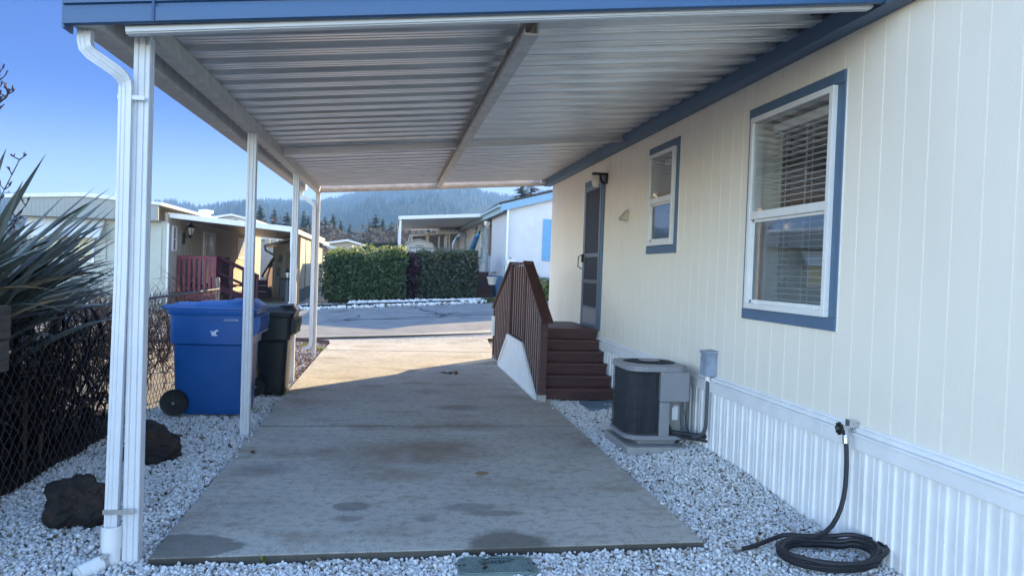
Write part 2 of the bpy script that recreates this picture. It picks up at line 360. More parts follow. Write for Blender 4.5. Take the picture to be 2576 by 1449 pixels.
# ---- gravel, every stone a small rock
ICO = bmesh.new(); bmesh.ops.create_icosphere(ICO, subdivisions=1, radius=1); icoV = np.array([v.co[:] for v in ICO.verts]); icoF = np.array([[v.index for v in f.verts] for f in ICO.faces]); ICO.free()
def stones(pts, size):
    n = len(pts); V = icoV[None] * (1+rng.uniform(-.22, .22, (n, 12, 1))); V = V*rng.uniform([.8, .65, .5], [1.35, 1.05, .85], (n, 3))[:, None, :]
    q = rng.normal(size=(n, 4)); q /= np.linalg.norm(q, axis=1, keepdims=True); w, x, y, z = q.T
    M = np.stack([np.stack([1-2*(y*y+z*z), 2*(x*y-z*w), 2*(x*z+y*w)], -1), np.stack([2*(x*y+z*w), 1-2*(x*x+z*z), 2*(y*z-x*w)], -1), np.stack([2*(x*z-y*w), 2*(y*z+x*w), 1-2*(x*x+y*y)], -1)], 1)
    V = np.einsum('nij,nkj->nki', M, V)*np.asarray(size).reshape(-1, 1, 1) + pts[:, None, :]
    F = (icoF[None] + (np.arange(n)*12)[:, None, None]).reshape(-1, 3)
    return V.reshape(-1, 3), F
def scatter(x0, x1, y0, y1, s, inside=None, zf=None, layers=1):
    out = []
    for l in range(layers):
        X, Y = np.meshgrid(np.arange(x0, x1, s), np.arange(y0, y1, s)); X = X.ravel()+rng.uniform(-.5, .5, X.size)*s; Y = Y.ravel()+rng.uniform(-.5, .5, Y.size)*s
        if inside is not None:
            k = inside(X, Y); X, Y = X[k], Y[k]
        Z = (np.vectorize(zf)(X, Y) if zf else np.full(X.shape, -.04)) + rng.uniform(-.012, .010, X.size) + l*.010
        out.append(np.stack([X, Y, Z], 1))
    return np.concatenate(out)
WST = island('white_marble_chips', [(0, (.09, .07, .05)), (.04, (.26, .215, .165)), (.10, (.48, .45, .41)), (.3, (.66, .655, .645)), (1, (.80, .80, .80))], .7, vmix=.18)
BST = island('brown_river_gravel', [(0, (.10, .06, .05)), (.3, (.22, .14, .12)), (.6, (.36, .26, .23)), (.8, (.50, .46, .43)), (1, (.70, .69, .67))], .8)
BASE = mk('gravel_base', (.20, .185, .16), .95, .3, 40, c2=(.36, .345, .32), world=True)
gb = MB()
gb.box(-2.6, 3.0, 2.0, 4.30, -.2, -.058); gb.box(-2.6, -1.17, 4.30, 16.1, -.2, -.0581); gb.box(1.83, 2.95, 4.30, 14.0, -.2, -.0582)
structure(gb.build('gravel_bed', BASE))
def hump(x, y): return -.042 + .075*sstep(2.15, 2.75, x)*sstep(4.6, 6.0, y)*(1-sstep(8, 9.5, y)) + .012*noise.noise((x*3, y*3, 0))
def left_hump(x, y): return -.047+.012*noise.noise((x*3, y*3, 2)) if y < 4.3 and x > -1.15 else -.04 + .014*noise.noise((x*3, y*3, 2)) + .03*sstep(-1.9, -2.3, x) if False else -.04+.016*noise.noise((x*3, y*3, 2))
P1 = [scatter(-2.5, 2.95, 3.3, 4.26, .0195, lambda X, Y: Y < np.where(X < -1.2, 9, np.where(X > 1.87, 9, 4.165+.028*(X+1.2))), left_hump, 2),
      scatter(-2.45, -1.225, 4.26, 6.5, .0198, None, left_hump, 2), scatter(1.885, 2.79, 4.26, 6.5, .0198, None, hump, 2)]
P2 = [scatter(-2.45, -1.23, 6.5, 10.4, .023, None, left_hump, 1), scatter(1.89, 2.79, 6.5, 9.3, .022, None, hump, 2)]
# thin fringe straggling onto the slab
fr = scatter(-1.3, 1.95, 3.9, 9.2, .07, lambda X, Y: (rng.random(X.size) < .10) & (Y > 4.32) & (((X < -1.17)) | (X > 1.84)), lambda x, y: .008)
P = np.concatenate(P1+[fr]); V1, F1 = stones(P, rng.uniform(.0065, .0170, len(P)))
P = np.concatenate(P2); V2, F2 = stones(P, rng.uniform(.010, .018, len(P)))
P = scatter(2.03, 2.8, 14.2, 16.3, .035, lambda X, Y: X > 2.04+(Y-14.8)*.01+.25*np.maximum(0, np.abs(Y-15.4)-.5), lambda x, y: g(x, y)-.02); V3, F3 = stones(P, rng.uniform(.018, .03, len(P)))
P = scatter(-3.0, 3.2, 24.3, 29, .075, lambda X, Y: (Y > 24.75+.25*(X+2.8)+rng.uniform(-.1, .1, X.size)) & (Y < np.where(X < -1.5, 26.6, 28.1)) & ~((np.abs(Y-(25.35+.22*(X+2.8))) < .16) & (X < 2.3)), lambda x, y: g(x, y)+.0); V4, F4 = stones(P, rng.uniform(.035, .075, len(P)))
o = 0; VV, FF = [], []
for v, f in ((V1, F1), (V2, F2), (V3, F3), (V4, F4)): VV.append(v); FF.append(f+o); o += len(v)
tag(np_mesh('white_gravel', np.concatenate(VV), np.concatenate(FF), WST), 'crushed white rock covering the beds beside the slab', 'gravel', kind='stuff')
P = scatter(-2.45, -1.235, 10.35, 16.2, .03, lambda X, Y: (Y < 15.75-.75*(X+1.2)) & (Y > 10.4+rng.uniform(0, .5, X.size)), left_hump); V1, F1 = stones(P, rng.uniform(.016, .028, len(P)))
tag(np_mesh('brown_gravel', V1, F1, BST), 'pinkish brown gravel in the bed near the road', 'gravel', kind='stuff')
# fallen leaves on the gravel
LEAFB = island('dead_leaf_brown', [(0, (.05, .025, .018)), (.5, (.11, .055, .03)), (1, (.20, .12, .06))], .8)
def leaf_bits(pts, size):
    mbv, mbf = [], []
    for x, y, z in pts:
        a = random.random()*6.3; s = size*random.uniform(.6, 1.4); u = Vector((math.cos(a), math.sin(a), random.uniform(-.3, .5)))*s; w = Vector((-math.sin(a), math.cos(a), random.uniform(-.3, .3)))*s*.5
        c = Vector((x, y, z)); k = len(mbv); mbv += [c-u, c+w, c+u+Vector((0, 0, s*.3)), c-w, c+Vector((0, 0, -s*.12))]; mbf += [(k, k+1, k+4), (k+1, k+2, k+4), (k+2, k+3, k+4), (k+3, k, k+4)]
    return np.array([v[:] for v in mbv]), np.array(mbf)
pts = [(random.uniform(-2.4, -1.25), random.uniform(4.2, 10), -.012) for _ in range(46)] + [(random.uniform(1.9, 2.75), random.uniform(4.0, 9), hump(2.4, 6)+.02) for _ in range(60)] + [(random.uniform(-2.3, 2.2), random.uniform(3.7, 4.15), -.012) for _ in range(14)]
v, f = leaf_bits(pts, .022); tag(np_mesh('leaf_litter', v, f, LEAFB), 'small brown dead leaves strewn over the white gravel', 'leaf litter', kind='stuff')
for nm, lab, c, nn, sz in (('dead_leaves', 'dark clump of curled dead leaves on the open concrete drive', (.87, 11.4), 9, .055), ('dead_leaf', 'single small dark leaf lying near the left edge of the slab', (-1.08, 6.46), 2, .03)):
    v, f = leaf_bits([(c[0]+random.uniform(-.12, .12)*(nn > 3), c[1]+random.uniform(-.06, .06)*(nn > 3), .012) for _ in range(nn)], sz); tag(np_mesh(nm, v, f, LEAFB), lab, 'leaf')
# weeds
WEED = island('weed_leaf', [(0, (.10, .14, .02)), (.5, (.20, .24, .04)), (1, (.32, .32, .06))], .6, .3)
vv, ff = [], []
for cx_, cy_, rr_, nn in ((-1.62, 15.2, .16, 60), (-1.25, 14.6, .12, 40), (-1.28, 9.5, .06, 25), (-.62, 4.165, .02, 2), (-2.0, 12.5, .1, 15), (3.0, 15.8, .3, 0)):
    for _ in range(nn):
        a = random.random()*6.28; r_ = rr_*random.random()**.5; x, y = cx_+r_*math.cos(a), cy_+r_*math.sin(a); h = random.uniform(.03, .09); k = len(vv); b = random.random()*6.28
        vv += [(x-.008, y, -.03), (x+.008, y, -.03), (x+.04*math.cos(b), y+.04*math.sin(b), h-.03)]; ff.append((k, k+1, k+2))
tag(np_mesh('weeds', vv, ff, WEED), 'yellow green weed tufts in the gravel bed', 'weeds', kind='stuff')
# dark timber edging along the far rock strip and the near bed
ed = MB(); ed.tube([(x, 25.35+.22*(x+2.8), g(x, 25.4)+.02) for x in [-2.9+.4*k for k in range(14)]], .085, 6); tag(ed.build('rock_edging', mk('dark_edging', (.03, .028, .026), .9, .4, 4), smooth=True), 'dark rough edging along the white rock strip across the road', 'edging')
e2 = MB(); e2.beam((-2.45, 16.24, .0), (-1.72, 16.08, .0), .04, .09); e2.beam((-1.72, 16.08, .0), (-1.235, 15.72, .0), .04, .09); tag(e2.build('bed_edging', REDW), 'low dark red board edging at the road end of the brown gravel bed', 'edging')

# ================================================================== the carport
CP = thing('carport', 'white metal carport over the drive with blue front fascia and ribbed grey roof', 'carport', (-1.3, 4.24, 0))
def zl(Y): return 2.79 + .0121*(Y-4.2)
def zr(X, Y): return zl(Y) + (3.235-zl(Y))*(X+1.3)/4.1
prof = []; Y = 4.02; p = .305
while Y < 13.75:
    prof += [(Y, 0), (Y+.03, 0), (Y+.034, .008), (Y+.046, .008), (Y+.05, 0), (Y+.085, 0), (Y+.089, .008), (Y+.101, .008), (Y+.105, 0), (Y+.135, 0), (Y+.15, .070), (Y+.19, .070), (Y+.194, .078), (Y+.206, .078), (Y+.21, .070), (Y+.275, .070), (Y+.29, .004)]; Y += p
rp = MB()
XS = [-1.50, -.4, .7, 1.8, 2.70]
rp.loft([[(x, y, zr(x, y)+dz) for y, dz in prof]+[(y, 0, 0) if False else (x, y, zr(x, y)+.088) for y in (Y-.02, 4.02)] for x in XS])
rp.build('roof_panel', ALU, CP)
# a thin white cap sheet on top
# gutter along the outer side
gt = MB()
for i in range(1):
    a, b_ = 3.995, 13.95
    def sec(y, z): d = .125 if y < 5 else .02; return [(x_+d, y, z+h_) for x_, h_ in ((-1.70, .11), (-1.695, 0), (-1.575, 0), (-1.565, .02), (-1.565, .11), (-1.572, .11), (-1.580, .03), (-1.584, .008), (-1.688, .008), (-1.692, .11))]
    gt.loft([sec(a, 2.66), sec(b_, 2.83)])
gt.build('gutter', ALUD, CP)
ff_ = MB()
prf = [(0, 0), (-.018, .006), (-.02, .05), (-.020, .072), (-.004, .078), (-.004, .094), (-.022, .10), (-.024, .13), (-.024, .165), (-.006, .172), (-.006, .19), (-.02, .196), (-.02, .235), (.01, .24), (.01, 0)]
def fz(x): return 2.646 + (x+1.588)*.1123
ff_.loft([[(x, 3.99+a, fz(x)+b) for a, b in prf] for x in (-1.59, -1.2, .5, 2.66)])
ff_.box(-1.60, -1.588, 3.985, 4.09, 2.635, 2.90)
fo = ff_.build('front_fascia', FASCIA, CP)
sm_ = MB(); sm_.beam((-1.185, 3.9655, fz(-1.185)+.002), (-1.185, 3.9655, fz(-1.185)+.24), .012, .006, (0, 1, 0)); sm_.build('fascia_seam', mk('blue_seam', (.02, .06, .18), .5), fo)
# beams
def cbeam(name, a, b, w, h, mat):
    q = MB(); a, b = Vector(a), Vector(b); t = .012; d = (b-a).normalized(); sd = d.cross(Vector((0, 0, 1))).normalized()
    q.beam(a+Vector((0, 0, t/2)), b+Vector((0, 0, t/2)), w, t); q.beam(a+Vector((0, 0, h-t/2)), b+Vector((0, 0, h-t/2)), w, t)
    q.beam(a+sd*(w/2-t/2)+Vector((0, 0, h/2)), b+sd*(w/2-t/2)+Vector((0, 0, h/2)), t, h-2*t); q.beam(a-sd*(w/2-.004)+Vector((0, 0, t+.012)), b-sd*(w/2-.004)+Vector((0, 0, t+.012)), .008, .024)
    n = int((b-a).length/.3)
    for i in range(n):
        c = a+(b-a)*((i+.5)/n) - sd*(w/2+.003) + Vector((0, 0, t+.012)); q.obox(c, (.012, .012, .012))
    return q.build(name, mat, CP)
cbeam('side_beam', (-1.298, 4.13, 2.683), (-1.345, 13.93, 2.803), .085, .105, ALUD)
cbeam('centre_beam', (.715, 4.24, 2.862), (.75, 13.9, 3.00), .085, .10, ALUD)
q = MB(); q.beam((-1.26, 9.0, 2.80), (2.70, 9.0, 3.205), .055, .088); q.build('cross_beam', ALU, CP, bevel=.004)
q = MB(); q.beam((-1.36, 13.89, 2.835), (2.72, 13.89, 3.170), .07, .066); q.beam((-1.36, 13.93, 2.875), (2.72, 13.93, 3.21), .02, .09); q.build('rear_beam', ALUD, CP, bevel=.004)  # rear beam takes the darker aluminium, its shade put into the colour
q = MB(); zz = lambda x: 2.648+(x+1.27)*.1175
q.beam((-1.33, 4.085, zz(-1.33)+.045), (2.63, 4.085, zz(2.63)+.045), .012, .075); q.beam((-1.33, 4.062, zz(-1.33)+.008), (2.63, 4.062, zz(2.63)+.008), .05, .014); q.beam((-1.33, 4.03, zz(-1.33)+.022), (2.63, 4.03, zz(2.63)+.022), .008, .03)
q.build('front_beam', VINYL, CP, bevel=.002)
# posts: fluted square section
def fluted(cx_, cy_, h, n=3):
    pts = []
    def side(ax, sgn):
        o = []
        for k in range(n):
            a = -h+2*h*(k+.12)/n+.002; b = -h+2*h*(k+.88)/n-.002; e = .006
            o += [(a, h), (a+.004, h-e if k % 2 == 1 else h), (b-.004, h-e if k % 2 == 1 else h), (b, h)]
        return o
    base = side(0, 1)
    for k in range(4):
        t = R(90*k); c, s_ = math.cos(t), math.sin(t)
        for a, b in reversed(base): pts.append((cx_+a*c-b*s_, cy_+a*s_+b*c)) if False else pts.append((cx_+(a*c+b*s_), cy_+(-a*s_+b*c)))
    # order by angle so that the outline closes
    pts.sort(key=lambda q_: math.atan2(q_[1]-cy_, q_[0]-cx_)); return pts
for i, (x, y, zt) in enumerate(((-1.303, 4.24, 2.683), (-1.298, 7.30, 2.718), (-1.318, 10.645, 2.76), (-1.345, 13.86, 2.80))):
    q = MB(); q.prism(fluted(x, y, .040, 5), 'z', -.05, zt); pm = q.build('post', VINYL, CP)
    if i == 0:
        for dx in (-.022, .022):
            b = MB(); b.lathe([(.009, 0), (.009, -.006), (.004, -.009)], (x+dx, y-.040, zt-.035), 8, 'y'); b.build('bolt', GALV, pm)
        b = MB(); b.beam((x-.06, y-.048, zt+.004), (x+.05, y-.048, zt-.002), .03, .006); b.build('bracket', ALU, pm)
# downspouts
def rect_path(pts, w, d_, mb, xa=(1, 0, 0)):
    rings = []; pts = [Vector(p_) for p_ in pts]
    for i, p_ in enumerate(pts):
        d = (pts[min(i+1, len(pts)-1)]-pts[max(i-1, 0)]).normalized(); s_ = Vector((0, 1, 0)).cross(d).normalized() if abs(d.y) < .95 else Vector(xa); u = d.cross(s_).normalized(); rg = []
        for k, (a, b) in enumerate(((-.5, -.5), (-.3, -.5), (-.26, -.44), (-.06, -.44), (-.02, -.5), (.02, -.5), (.06, -.44), (.26, -.44), (.3, -.5), (.5, -.5), (.5, -.2), (.46, 0), (.5, .2), (.5, .5), (-.5, .5), (-.5, .2), (-.46, 0), (-.5, -.2))): rg.append(p_+s_*(a*w)+u*(b*d_))
        rings.append(rg)
    mb.loft(rings)
q = MB(); rect_path([(-1.535, 4.10, 2.70), (-1.535, 4.10, 2.60), (-1.53, 4.10, 2.575), (-1.51, 4.11, 2.55), (-1.48, 4.12, 2.53), (-1.415, 4.15, 2.488), (-1.39, 4.165, 2.468), (-1.372, 4.18, 2.44), (-1.368, 4.185, 2.41), (-1.372, 4.20, 1.5), (-1.392, 4.20, .16)], .062, .052, q)
ds = q.build('downspout', VINYL, CP)
q = MB(); q.box(-1.405, -1.275, 4.165, 4.172, 2.35, 2.372); q.build('strap', VINYL, ds)
q = MB(); q.box(-1.428, -1.275, 4.166, 4.173, .235, .26); q.build('strap', GALV, ds)
q = MB(); rect_path([(-1.635, 13.9, 2.84), (-1.635, 13.9, 2.76), (-1.62, 13.9, 2.73), (-1.42, 13.83, 2.60), (-1.40, 13.80, 2.57), (-1.395, 13.79, 2.53), (-1.385, 13.79, .22), (-1.39, 13.78, .15), (-1.43, 13.77, .10), (-1.50, 13.76, .08)], .062, .05, q)
q.build('downspout', VINYL, CP)
# round drain at the foot of the near downspout
DP = thing('drain_pipe', 'white plastic drain elbow at the foot of the near downspout', 'drain pipe', (-1.4, 4.2, -.05))
q = MB(); q.lathe([(.046, -.03), (.046, .05), (.050, .052), (.050, .17), (.046, .17), (.046, .10)], (-1.393, 4.2, 0), 20); q.build('adapter', PVC, DP, smooth=True)
q = MB(); q.tube([(-1.395, 4.2, .0), (-1.40, 4.19, -.01), (-1.415, 4.17, -.012), (-1.50, 4.06, -.032)], [.045, .047, .045, .045], 18, cap=False); q.tube([(-1.5, 4.06, -.032), (-1.46, 4.112, -.022)], .038, 18); q.build('elbow', PVC, DP, smooth=True)
q = MB(); q.tube([(-1.415, 4.17, -.012), (-1.428, 4.153, -.015)], .052, 18); q.obox((-1.40, 4.13, .035), (.03, .03, .015)); q.build('hose_clamp', GALV, DP, smooth=True)
# ================================================================== the mobile home on the right
WX = 2.80
HM = thing('mobile_home', 'cream mobile home with slate blue trim and white ribbed skirting', 'mobile home', (2.8, 9, 0))
Y0, Y1, ZB, ZT = -4.0, 13.68, .66, 3.30
OPEN = [(4.60, 5.765, 1.32, 2.825), (7.455, 8.215, 1.875, 2.88), (10.22, 11.13, .80, 2.82)]
gro = []; y = 3.944-.2032*39
while y < Y1: gro.append(y); y += .2032
yb = sorted({Y0, Y1, *[q+e for q in gro if q > Y0 for e in (-.0055, .0055)], *[e for o in OPEN for e in o[:2]]})
zb = sorted({ZB, ZT, *[e for o in OPEN for e in o[2:]]})
wl = MB(); dep = {}
for i in range(len(yb)-1):
    a, b = yb[i], yb[i+1]; mid = (a+b)/2; d = .004 if any(abs(mid-q) < .0056 for q in gro) else 0; dep[i] = d
    wl.mi = 1 if d else 0
    for k in range(len(zb)-1):
        c, e = zb[k], zb[k+1]
        if any(o[0]-1e-6 <= a and b <= o[1]+1e-6 and o[2]-1e-6 <= c and e <= o[3]+1e-6 for o in OPEN): continue
        wl.add([(WX+d, a, c), (WX+d, b, c), (WX+d, b, e), (WX+d, a, e)], [(0, 1, 2, 3)])
        if i and dep[i-1] != d: wl.add([(WX+dep[i-1], a, c), (WX+d, a, c), (WX+d, a, e), (WX+dep[i-1], a, e)], [(0, 1, 2, 3)])
wl.mi = 0
for o in OPEN:                       # reveals
    a, b, c, e = o; wl.add([(WX, a, c), (WX+.24, a, c), (WX+.24, b, c), (WX, b, c), (WX, a, e), (WX+.24, a, e), (WX+.24, b, e), (WX, b, e)], [(0, 1, 2, 3), (4, 7, 6, 5), (0, 4, 5, 1), (3, 2, 6, 7)])
wl.box(WX+.02, 9.9, Y1-.02, Y1, .0, 3.25); wl.box(9.88, 9.9, Y0, Y1-.02, 0, 3.25); wl.box(WX+.02, 9.88, Y0, Y0+.02, 0, 3.25)
wl.box(3.9, 3.92, Y0+.02, Y1-.02, .6, 3.25); wl.box(WX+.02, 3.9, Y0+.02, Y1-.02, .62, .65); wl.box(WX+.02, 3.9, Y0+.02, Y1-.02, 3.22, 3.25)
wl.box(3.025, 9.9, Y1, 14.76, 0, 3.2)  # unseen bump-out behind the far corner, added to shape the shadow on the drive
wo = wl.build('wall', [SIDING, mk('groove_paint', (.875, .83, .735), .6, .04, 5)], HM)
q = MB(); q.prism([(2.58, 3.245), (6.3, 3.95), (10.1, 3.245), (10.1, 3.30), (6.3, 4.03), (2.58, 3.31)], 'y', Y0-.2, Y1+.2); q.prism([(3.2, 3.36), (6.3, 3.92), (10.1, 3.235), (10.1, 3.29), (6.3, 4.0), (3.2, 3.42)], 'y', Y1+.2, 14.85); q.prism([(2.85, 3.25), (9.8, 3.25), (6.3, 3.93)], 'y', Y1-.03, Y1-.01)  # second prism roofs the added bump-out
q.build('roof', mk('asphalt_shingle', (.05, .05, .055), .9, .3, 14), HM)
q = MB(); fz0, fz1 = 3.118, 3.243
for a, b in ((Y0-.2, 6.9), (6.903, 12.13), (12.133, 13.87)): q.box(2.675, 2.797, a, b, fz0, fz1)
q.box(2.665, 2.675, Y0-.2, 13.87, fz1-.03, fz1-.004)
q.build('eave_fascia', BLUE, HM, bevel=.004)
q = MB(); q.box(2.60, 3.1, 13.70, 13.88, 3.165, 3.235); q.build('eave_return', WHITE, HM)
# skirting with ribs
sk = MB(); pr = []; y = Y0
while y < Y1-.1:
    pr += [(y, 0), (y+.028, 0), (y+.034, -.013), (y+.062, -.013), (y+.068, 0), (y+.092, 0), (y+.096, -.006), (y+.112, -.006), (y+.116, 0)]; y += .135
sk.loft([[(WX-.008+d, yy, z) for yy, d in pr] for z in (-.2, .58)], cap=False, closed=False)
sk.build('skirting', SKIRT, HM)
q = MB()
for a, b in ((Y0, 4.558), (4.561, 9.15), (9.153, Y1)):
    q.box(2.757, 2.799, a, b, .560, .655); q.box(2.748, 2.757, a, b, .640, .656); q.box(2.772, 2.7995, a, b, .657, .685); q.box(2.790, 2.7992, a, b, .685, .702)
q.build('skirting_cap', SKIRT, HM, bevel=.004)
# windows
def window(y0, y1, z0, z1, nsl, side_far=True):
    fr = MB(); w = .042; xo, xi = WX-.045, WX+.05
    def ring(q, a, b, c, e, w, x0, x1):
        q.box(x0, x1, a, b, c, c+w); q.box(x0, x1, a, b, e-w, e); q.box(x0, x1, a, a+w, c+w, e-w); q.box(x0, x1, b-w, b, c+w, e-w)
    ring(fr, y0, y1, z0, z1, w, xo, xi); zm = z0+(z1-z0)*.485
    fr.box(xo+.006, xi, y0+w, y1-w, zm-.03, zm+.03)
    fr.box(xo+.03, xo+.05, y0+w, y1-w, z0+w, z0+w+.03); fr.box(xo+.03, xo+.05, y0+w, y1-w, zm-.052, zm-.03)
    fr.box(xo+.03, xo+.05, y0+w, y0+w+.03, z0+w, zm-.03); fr.box(xo+.03, xo+.05, y1-w-.03, y1-w, z0+w, zm-.03)
    for yy in (y0+.16, y1-.16): fr.box(xo+.012, xo+.03, yy-.012, yy+.012, z0+w, z0+w+.028)
    f = fr.build('window', WHITE, HM, bevel=.003)
    t = MB(); tw = .085; xs_ = WX-.016
    t.box(xs_, WX-.0005, y0-tw, y1+tw, z1+.002, z1+tw); t.box(xs_, WX-.0005, y0-tw, y1+tw, z0-tw, z0-.002)
    t.box(xs_+.003, WX-.0005, y0-tw, y0-.002, z0, z1); t.box(xs_+.003, WX-.0005, y1+.002, y1+tw, z0, z1)
    t.build('trim', BLUE, f, bevel=.003)
    ck = MB(); ck.box(WX-.006, WX-.0003, y0-tw-.008, y0-tw-.001, z0-tw, z1+tw); ck.build('caulk', WHITE, f)
    p_ = MB(); p_.box(xo+.018, xo+.022, y0+w, y1-w, zm+.03, z1-w); p_.build('pane', GLASS, f)
    p_ = MB(); p_.box(xo+.036, xo+.040, y0+w+.03, y1-w-.03, z0+w+.03, zm-.05); p_.build('pane', GLASS2, f)
    b = MB(); zz0 = z0+w; n = nsl
    for k in range(n):
        z = zz0+(z1-w-.10-zz0)*k/(n-1); b.obox((WX+.14, (y0+y1)/2-.01, z), (.046, y1-y0-.14, .005), Matrix.Rotation(R(-5), 3, 'Y'))
    b.box(WX+.11, WX+.165, y0+.055, y1-.075, z1-w-.075, z1-w-.012)
    for yy in (y0+.2, (y0+y1)/2, y1-.2):
        b.box(WX+.1125, WX+.1145, yy-.003, yy+.003, zz0, z1-w-.05); b.box(WX+.164, WX+.166, yy-.003, yy+.003, zz0, z1-w-.05)
    b.build('blind', BLIND, f)
    d = MB(); d.box(WX+.9, WX+.91, y0-.6, y1+.8, z0-.4, z1+.3); d.build('room', DARK, f)
    return f
window(4.605, 5.76, 1.325, 2.82, 31); window(7.46, 8.21, 1.88, 2.875, 21)
# front door: screen door with three panes and a kick plate
dm = MB(); y0, y1, z0, z1 = 10.225, 11.125, .80, 2.815; X0, X1 = WX-.03, WX-.004; DOORC = mk('screen_door_metal', (.11, .145, .18), .35, .08, 6)
for a, b in ((y0, y0+.07), (y1-.07, y1)): dm.box(X0, X1, a, b, z0, z1)
for a, b in ((z0, z0+.05), (1.055, 1.09), (1.42, 1.47), (1.79, 1.845), (z1-.07, z1)): dm.box(X0, X1, y0+.07, y1-.07, a, b)
do = dm.build('door', DOORC, HM, bevel=.004)
for a, b in ((1.09, 1.42), (1.47, 1.79), (1.845, z1-.07)):
    s_ = MB(); s_.box(X0+.010, X0+.014, y0+.07, y1-.07, a, b); s_.build('screen', SCREEN, do)
s_ = MB(); s_.box(X0+.008, X0+.014, y0+.07, y1-.07, z0+.05, 1.055); s_.build('kick_plate', ACGREY, do)
s_ = MB(); s_.box(X0-.03, X0-.001, y1-.055, y1-.015, 1.72, 1.84); s_.tube([(X0-.02, y1-.035, 1.83), (X0-.075, y1-.03, 1.80), (X0-.08, y1-.03, 1.66), (X0-.02, y1-.035, 1.62)], .008, 6); s_.build('handle', BLACK, do)
t = MB()
t.box(WX-.022, WX+.02, y0-.10, y0-.003, .79, 2.90); t.box(WX-.022, WX+.02, y1+.003, y1+.06, .79, 2.90); t.box(WX-.022, WX+.02, y0-.003, y1+.003, 2.82, 2.90); t.box(WX-.04, WX+.02, y0, y1, .765, .798)
t.build('trim', BLUE, do, bevel=.003); t = MB(); t.box(WX+.05, WX+.06, y0-.1, y1+.1, .7, 2.9); t.build('inner_door', DARK, do)
# small flat plates on the wall
q = MB(); q.box(WX-.006, WX-.0005, 9.17, 9.26, .80, .92); q.build('cover_plate', SIDING, HM, bevel=.002)
# wall lamp
LP_ = thing('wall_lamp', 'dark bracket porch lamp with ribbed white glass beside the screen door', 'wall lamp', (2.8, 10.08, 2.84))
q = MB(); q.box(2.775, 2.7995, 10.02, 10.14, 2.77, 2.91); q.box(2.60, 2.775, 10.03, 10.13, 2.885, 2.91); q.tube([(2.775, 10.08, 2.77), (2.74, 10.08, 2.79), (2.715, 10.08, 2.84), (2.71, 10.08, 2.885)], .016, 6); q.build('bracket', BLACK, LP_, bevel=.003)
q = MB(); q.lathe([(.03, 2.884), (.052, 2.865), (.054, 2.85), (.049, 2.845), (.054, 2.835), (.054, 2.815), (.049, 2.81), (.054, 2.80), (.052, 2.775), (.044, 2.765), (.040, 2.74), (.032, 2.72)], (2.645, 10.08, 0), 20); q.build('shade', mk('milk_glass', (.78, .76, .70), .25, .03), LP_, smooth=True)
# dryer vent hood
VH = thing('vent_hood', 'small cream vent hood on the wall between door and small window', 'vent hood', (2.8, 9.05, 2.27))
q = MB(); q.box(2.79, 2.7995, 8.96, 9.14, 2.18, 2.37); q.build('flange', WHITE, VH, bevel=.004)
q = MB(); q.prism([(2.79, 2.35), (2.79, 2.335), (2.70, 2.225), (2.69, 2.225), (2.695, 2.245)], 'y', 8.98, 9.12); q.prism([(2.79, 2.335), (2.79, 2.21), (2.70, 2.225)], 'y', 8.978, 8.984); q.prism([(2.79, 2.335), (2.79, 2.21), (2.70, 2.225)], 'y', 9.116, 9.122); q.build('hood', mk('vent_plastic', (.50, .44, .36), .5, .08), VH)
q = MB(); q.box(2.715, 2.79, 8.99, 9.11, 2.215, 2.22); q.build('flap', ALUD, VH)
# electrical disconnect with its conduit
EB = thing('electrical_box', 'grey blue weathered electrical box above the skirting cap', 'electrical box', (2.8, 6.36, .8))
EBM = mk('weathered_grey_box', (.26, .31, .40), .55, .2, 8)
q = MB(); q.box(2.70, 2.798, 6.30, 6.43, .70, .895); q.prism([(2.69, .895), (2.798, .895), (2.798, .925), (2.69, .915)], 'y', 6.29, 6.44); q.box(2.694, 2.70, 6.305, 6.425, .71, .86); q.build('case', EBM, EB, bevel=.004)
q = MB(); q.tube([(2.745, 6.365, .70), (2.745, 6.365, .655)], .022, 10); q.build('fitting', PVC, EB)
q = MB(); cp = []
for k in range(17):
    t = math.pi*k/16; cp.append((2.68+.065*math.cos(t), 6.483-.118*math.cos(t), .27-.13*math.sin(t)))
q.tube([(2.745, 6.365, .66), (2.746, 6.365, .45)]+cp+[(2.613, 6.602, .36), (2.60, 6.61, .43)], .0165, 8); q.build('conduit', mk('grey_conduit', (.075, .085, .10), .5, .1), EB, smooth=True)
# ---- the air conditioner
PAD = MB(); PAD.prism(rrect(2.395, 6.86, .315, .385, .03, 2), 'z', -.06, .045); tag(PAD.build('concrete_pad', CONC, bevel=.008), 'grey concrete pad under the air conditioner', 'pad')
AC = thing('air_conditioner', 'grey outdoor air conditioner with dark wire-guarded coil by the skirting', 'air conditioner', (2.30, 6.88, .05))
cx_, cy_, hx, hy = 2.375, 6.86, .28, .315
q = MB(); q.prism(rrect(cx_, cy_, hx+.012, hy+.012, .14), 'z', .095, .125); q.prism(rrect(cx_, cy_, hx+.004, hy+.004, .13), 'z', .124, .132); q.prism(rrect(cx_+.02, cy_, hx*.68, hy*.8, .05), 'z', .045, .0955); q.build('base_pan', ACGREY, AC, bevel=.004)
q = MB(); q.prism(rrect(cx_-.01, cy_+.035, hx-.03, hy-.04, .12), 'z', .13, .70); q.build('coil', COIL, AC)
gw = rrect(cx_, cy_, hx-.004, hy-.004, .13, 8); Pq, Qq = [], []
gl_ = [p_ for p_ in gw if not (p_[0] > 2.40 and p_[1] < cy_)]
order = sorted(range(len(gw)), key=lambda i: i); 
dense = []
for i in range(len(gw)):
    a, b = Vector(gw[i]), Vector(gw[(i+1) % len(gw)]); nn = max(1, int((b-a).length/.026))
    for k in range(nn): dense.append(a.lerp(b, k/nn))
keep = [not (p_.x > 2.385 and p_.y < 7.0) for p_ in dense]
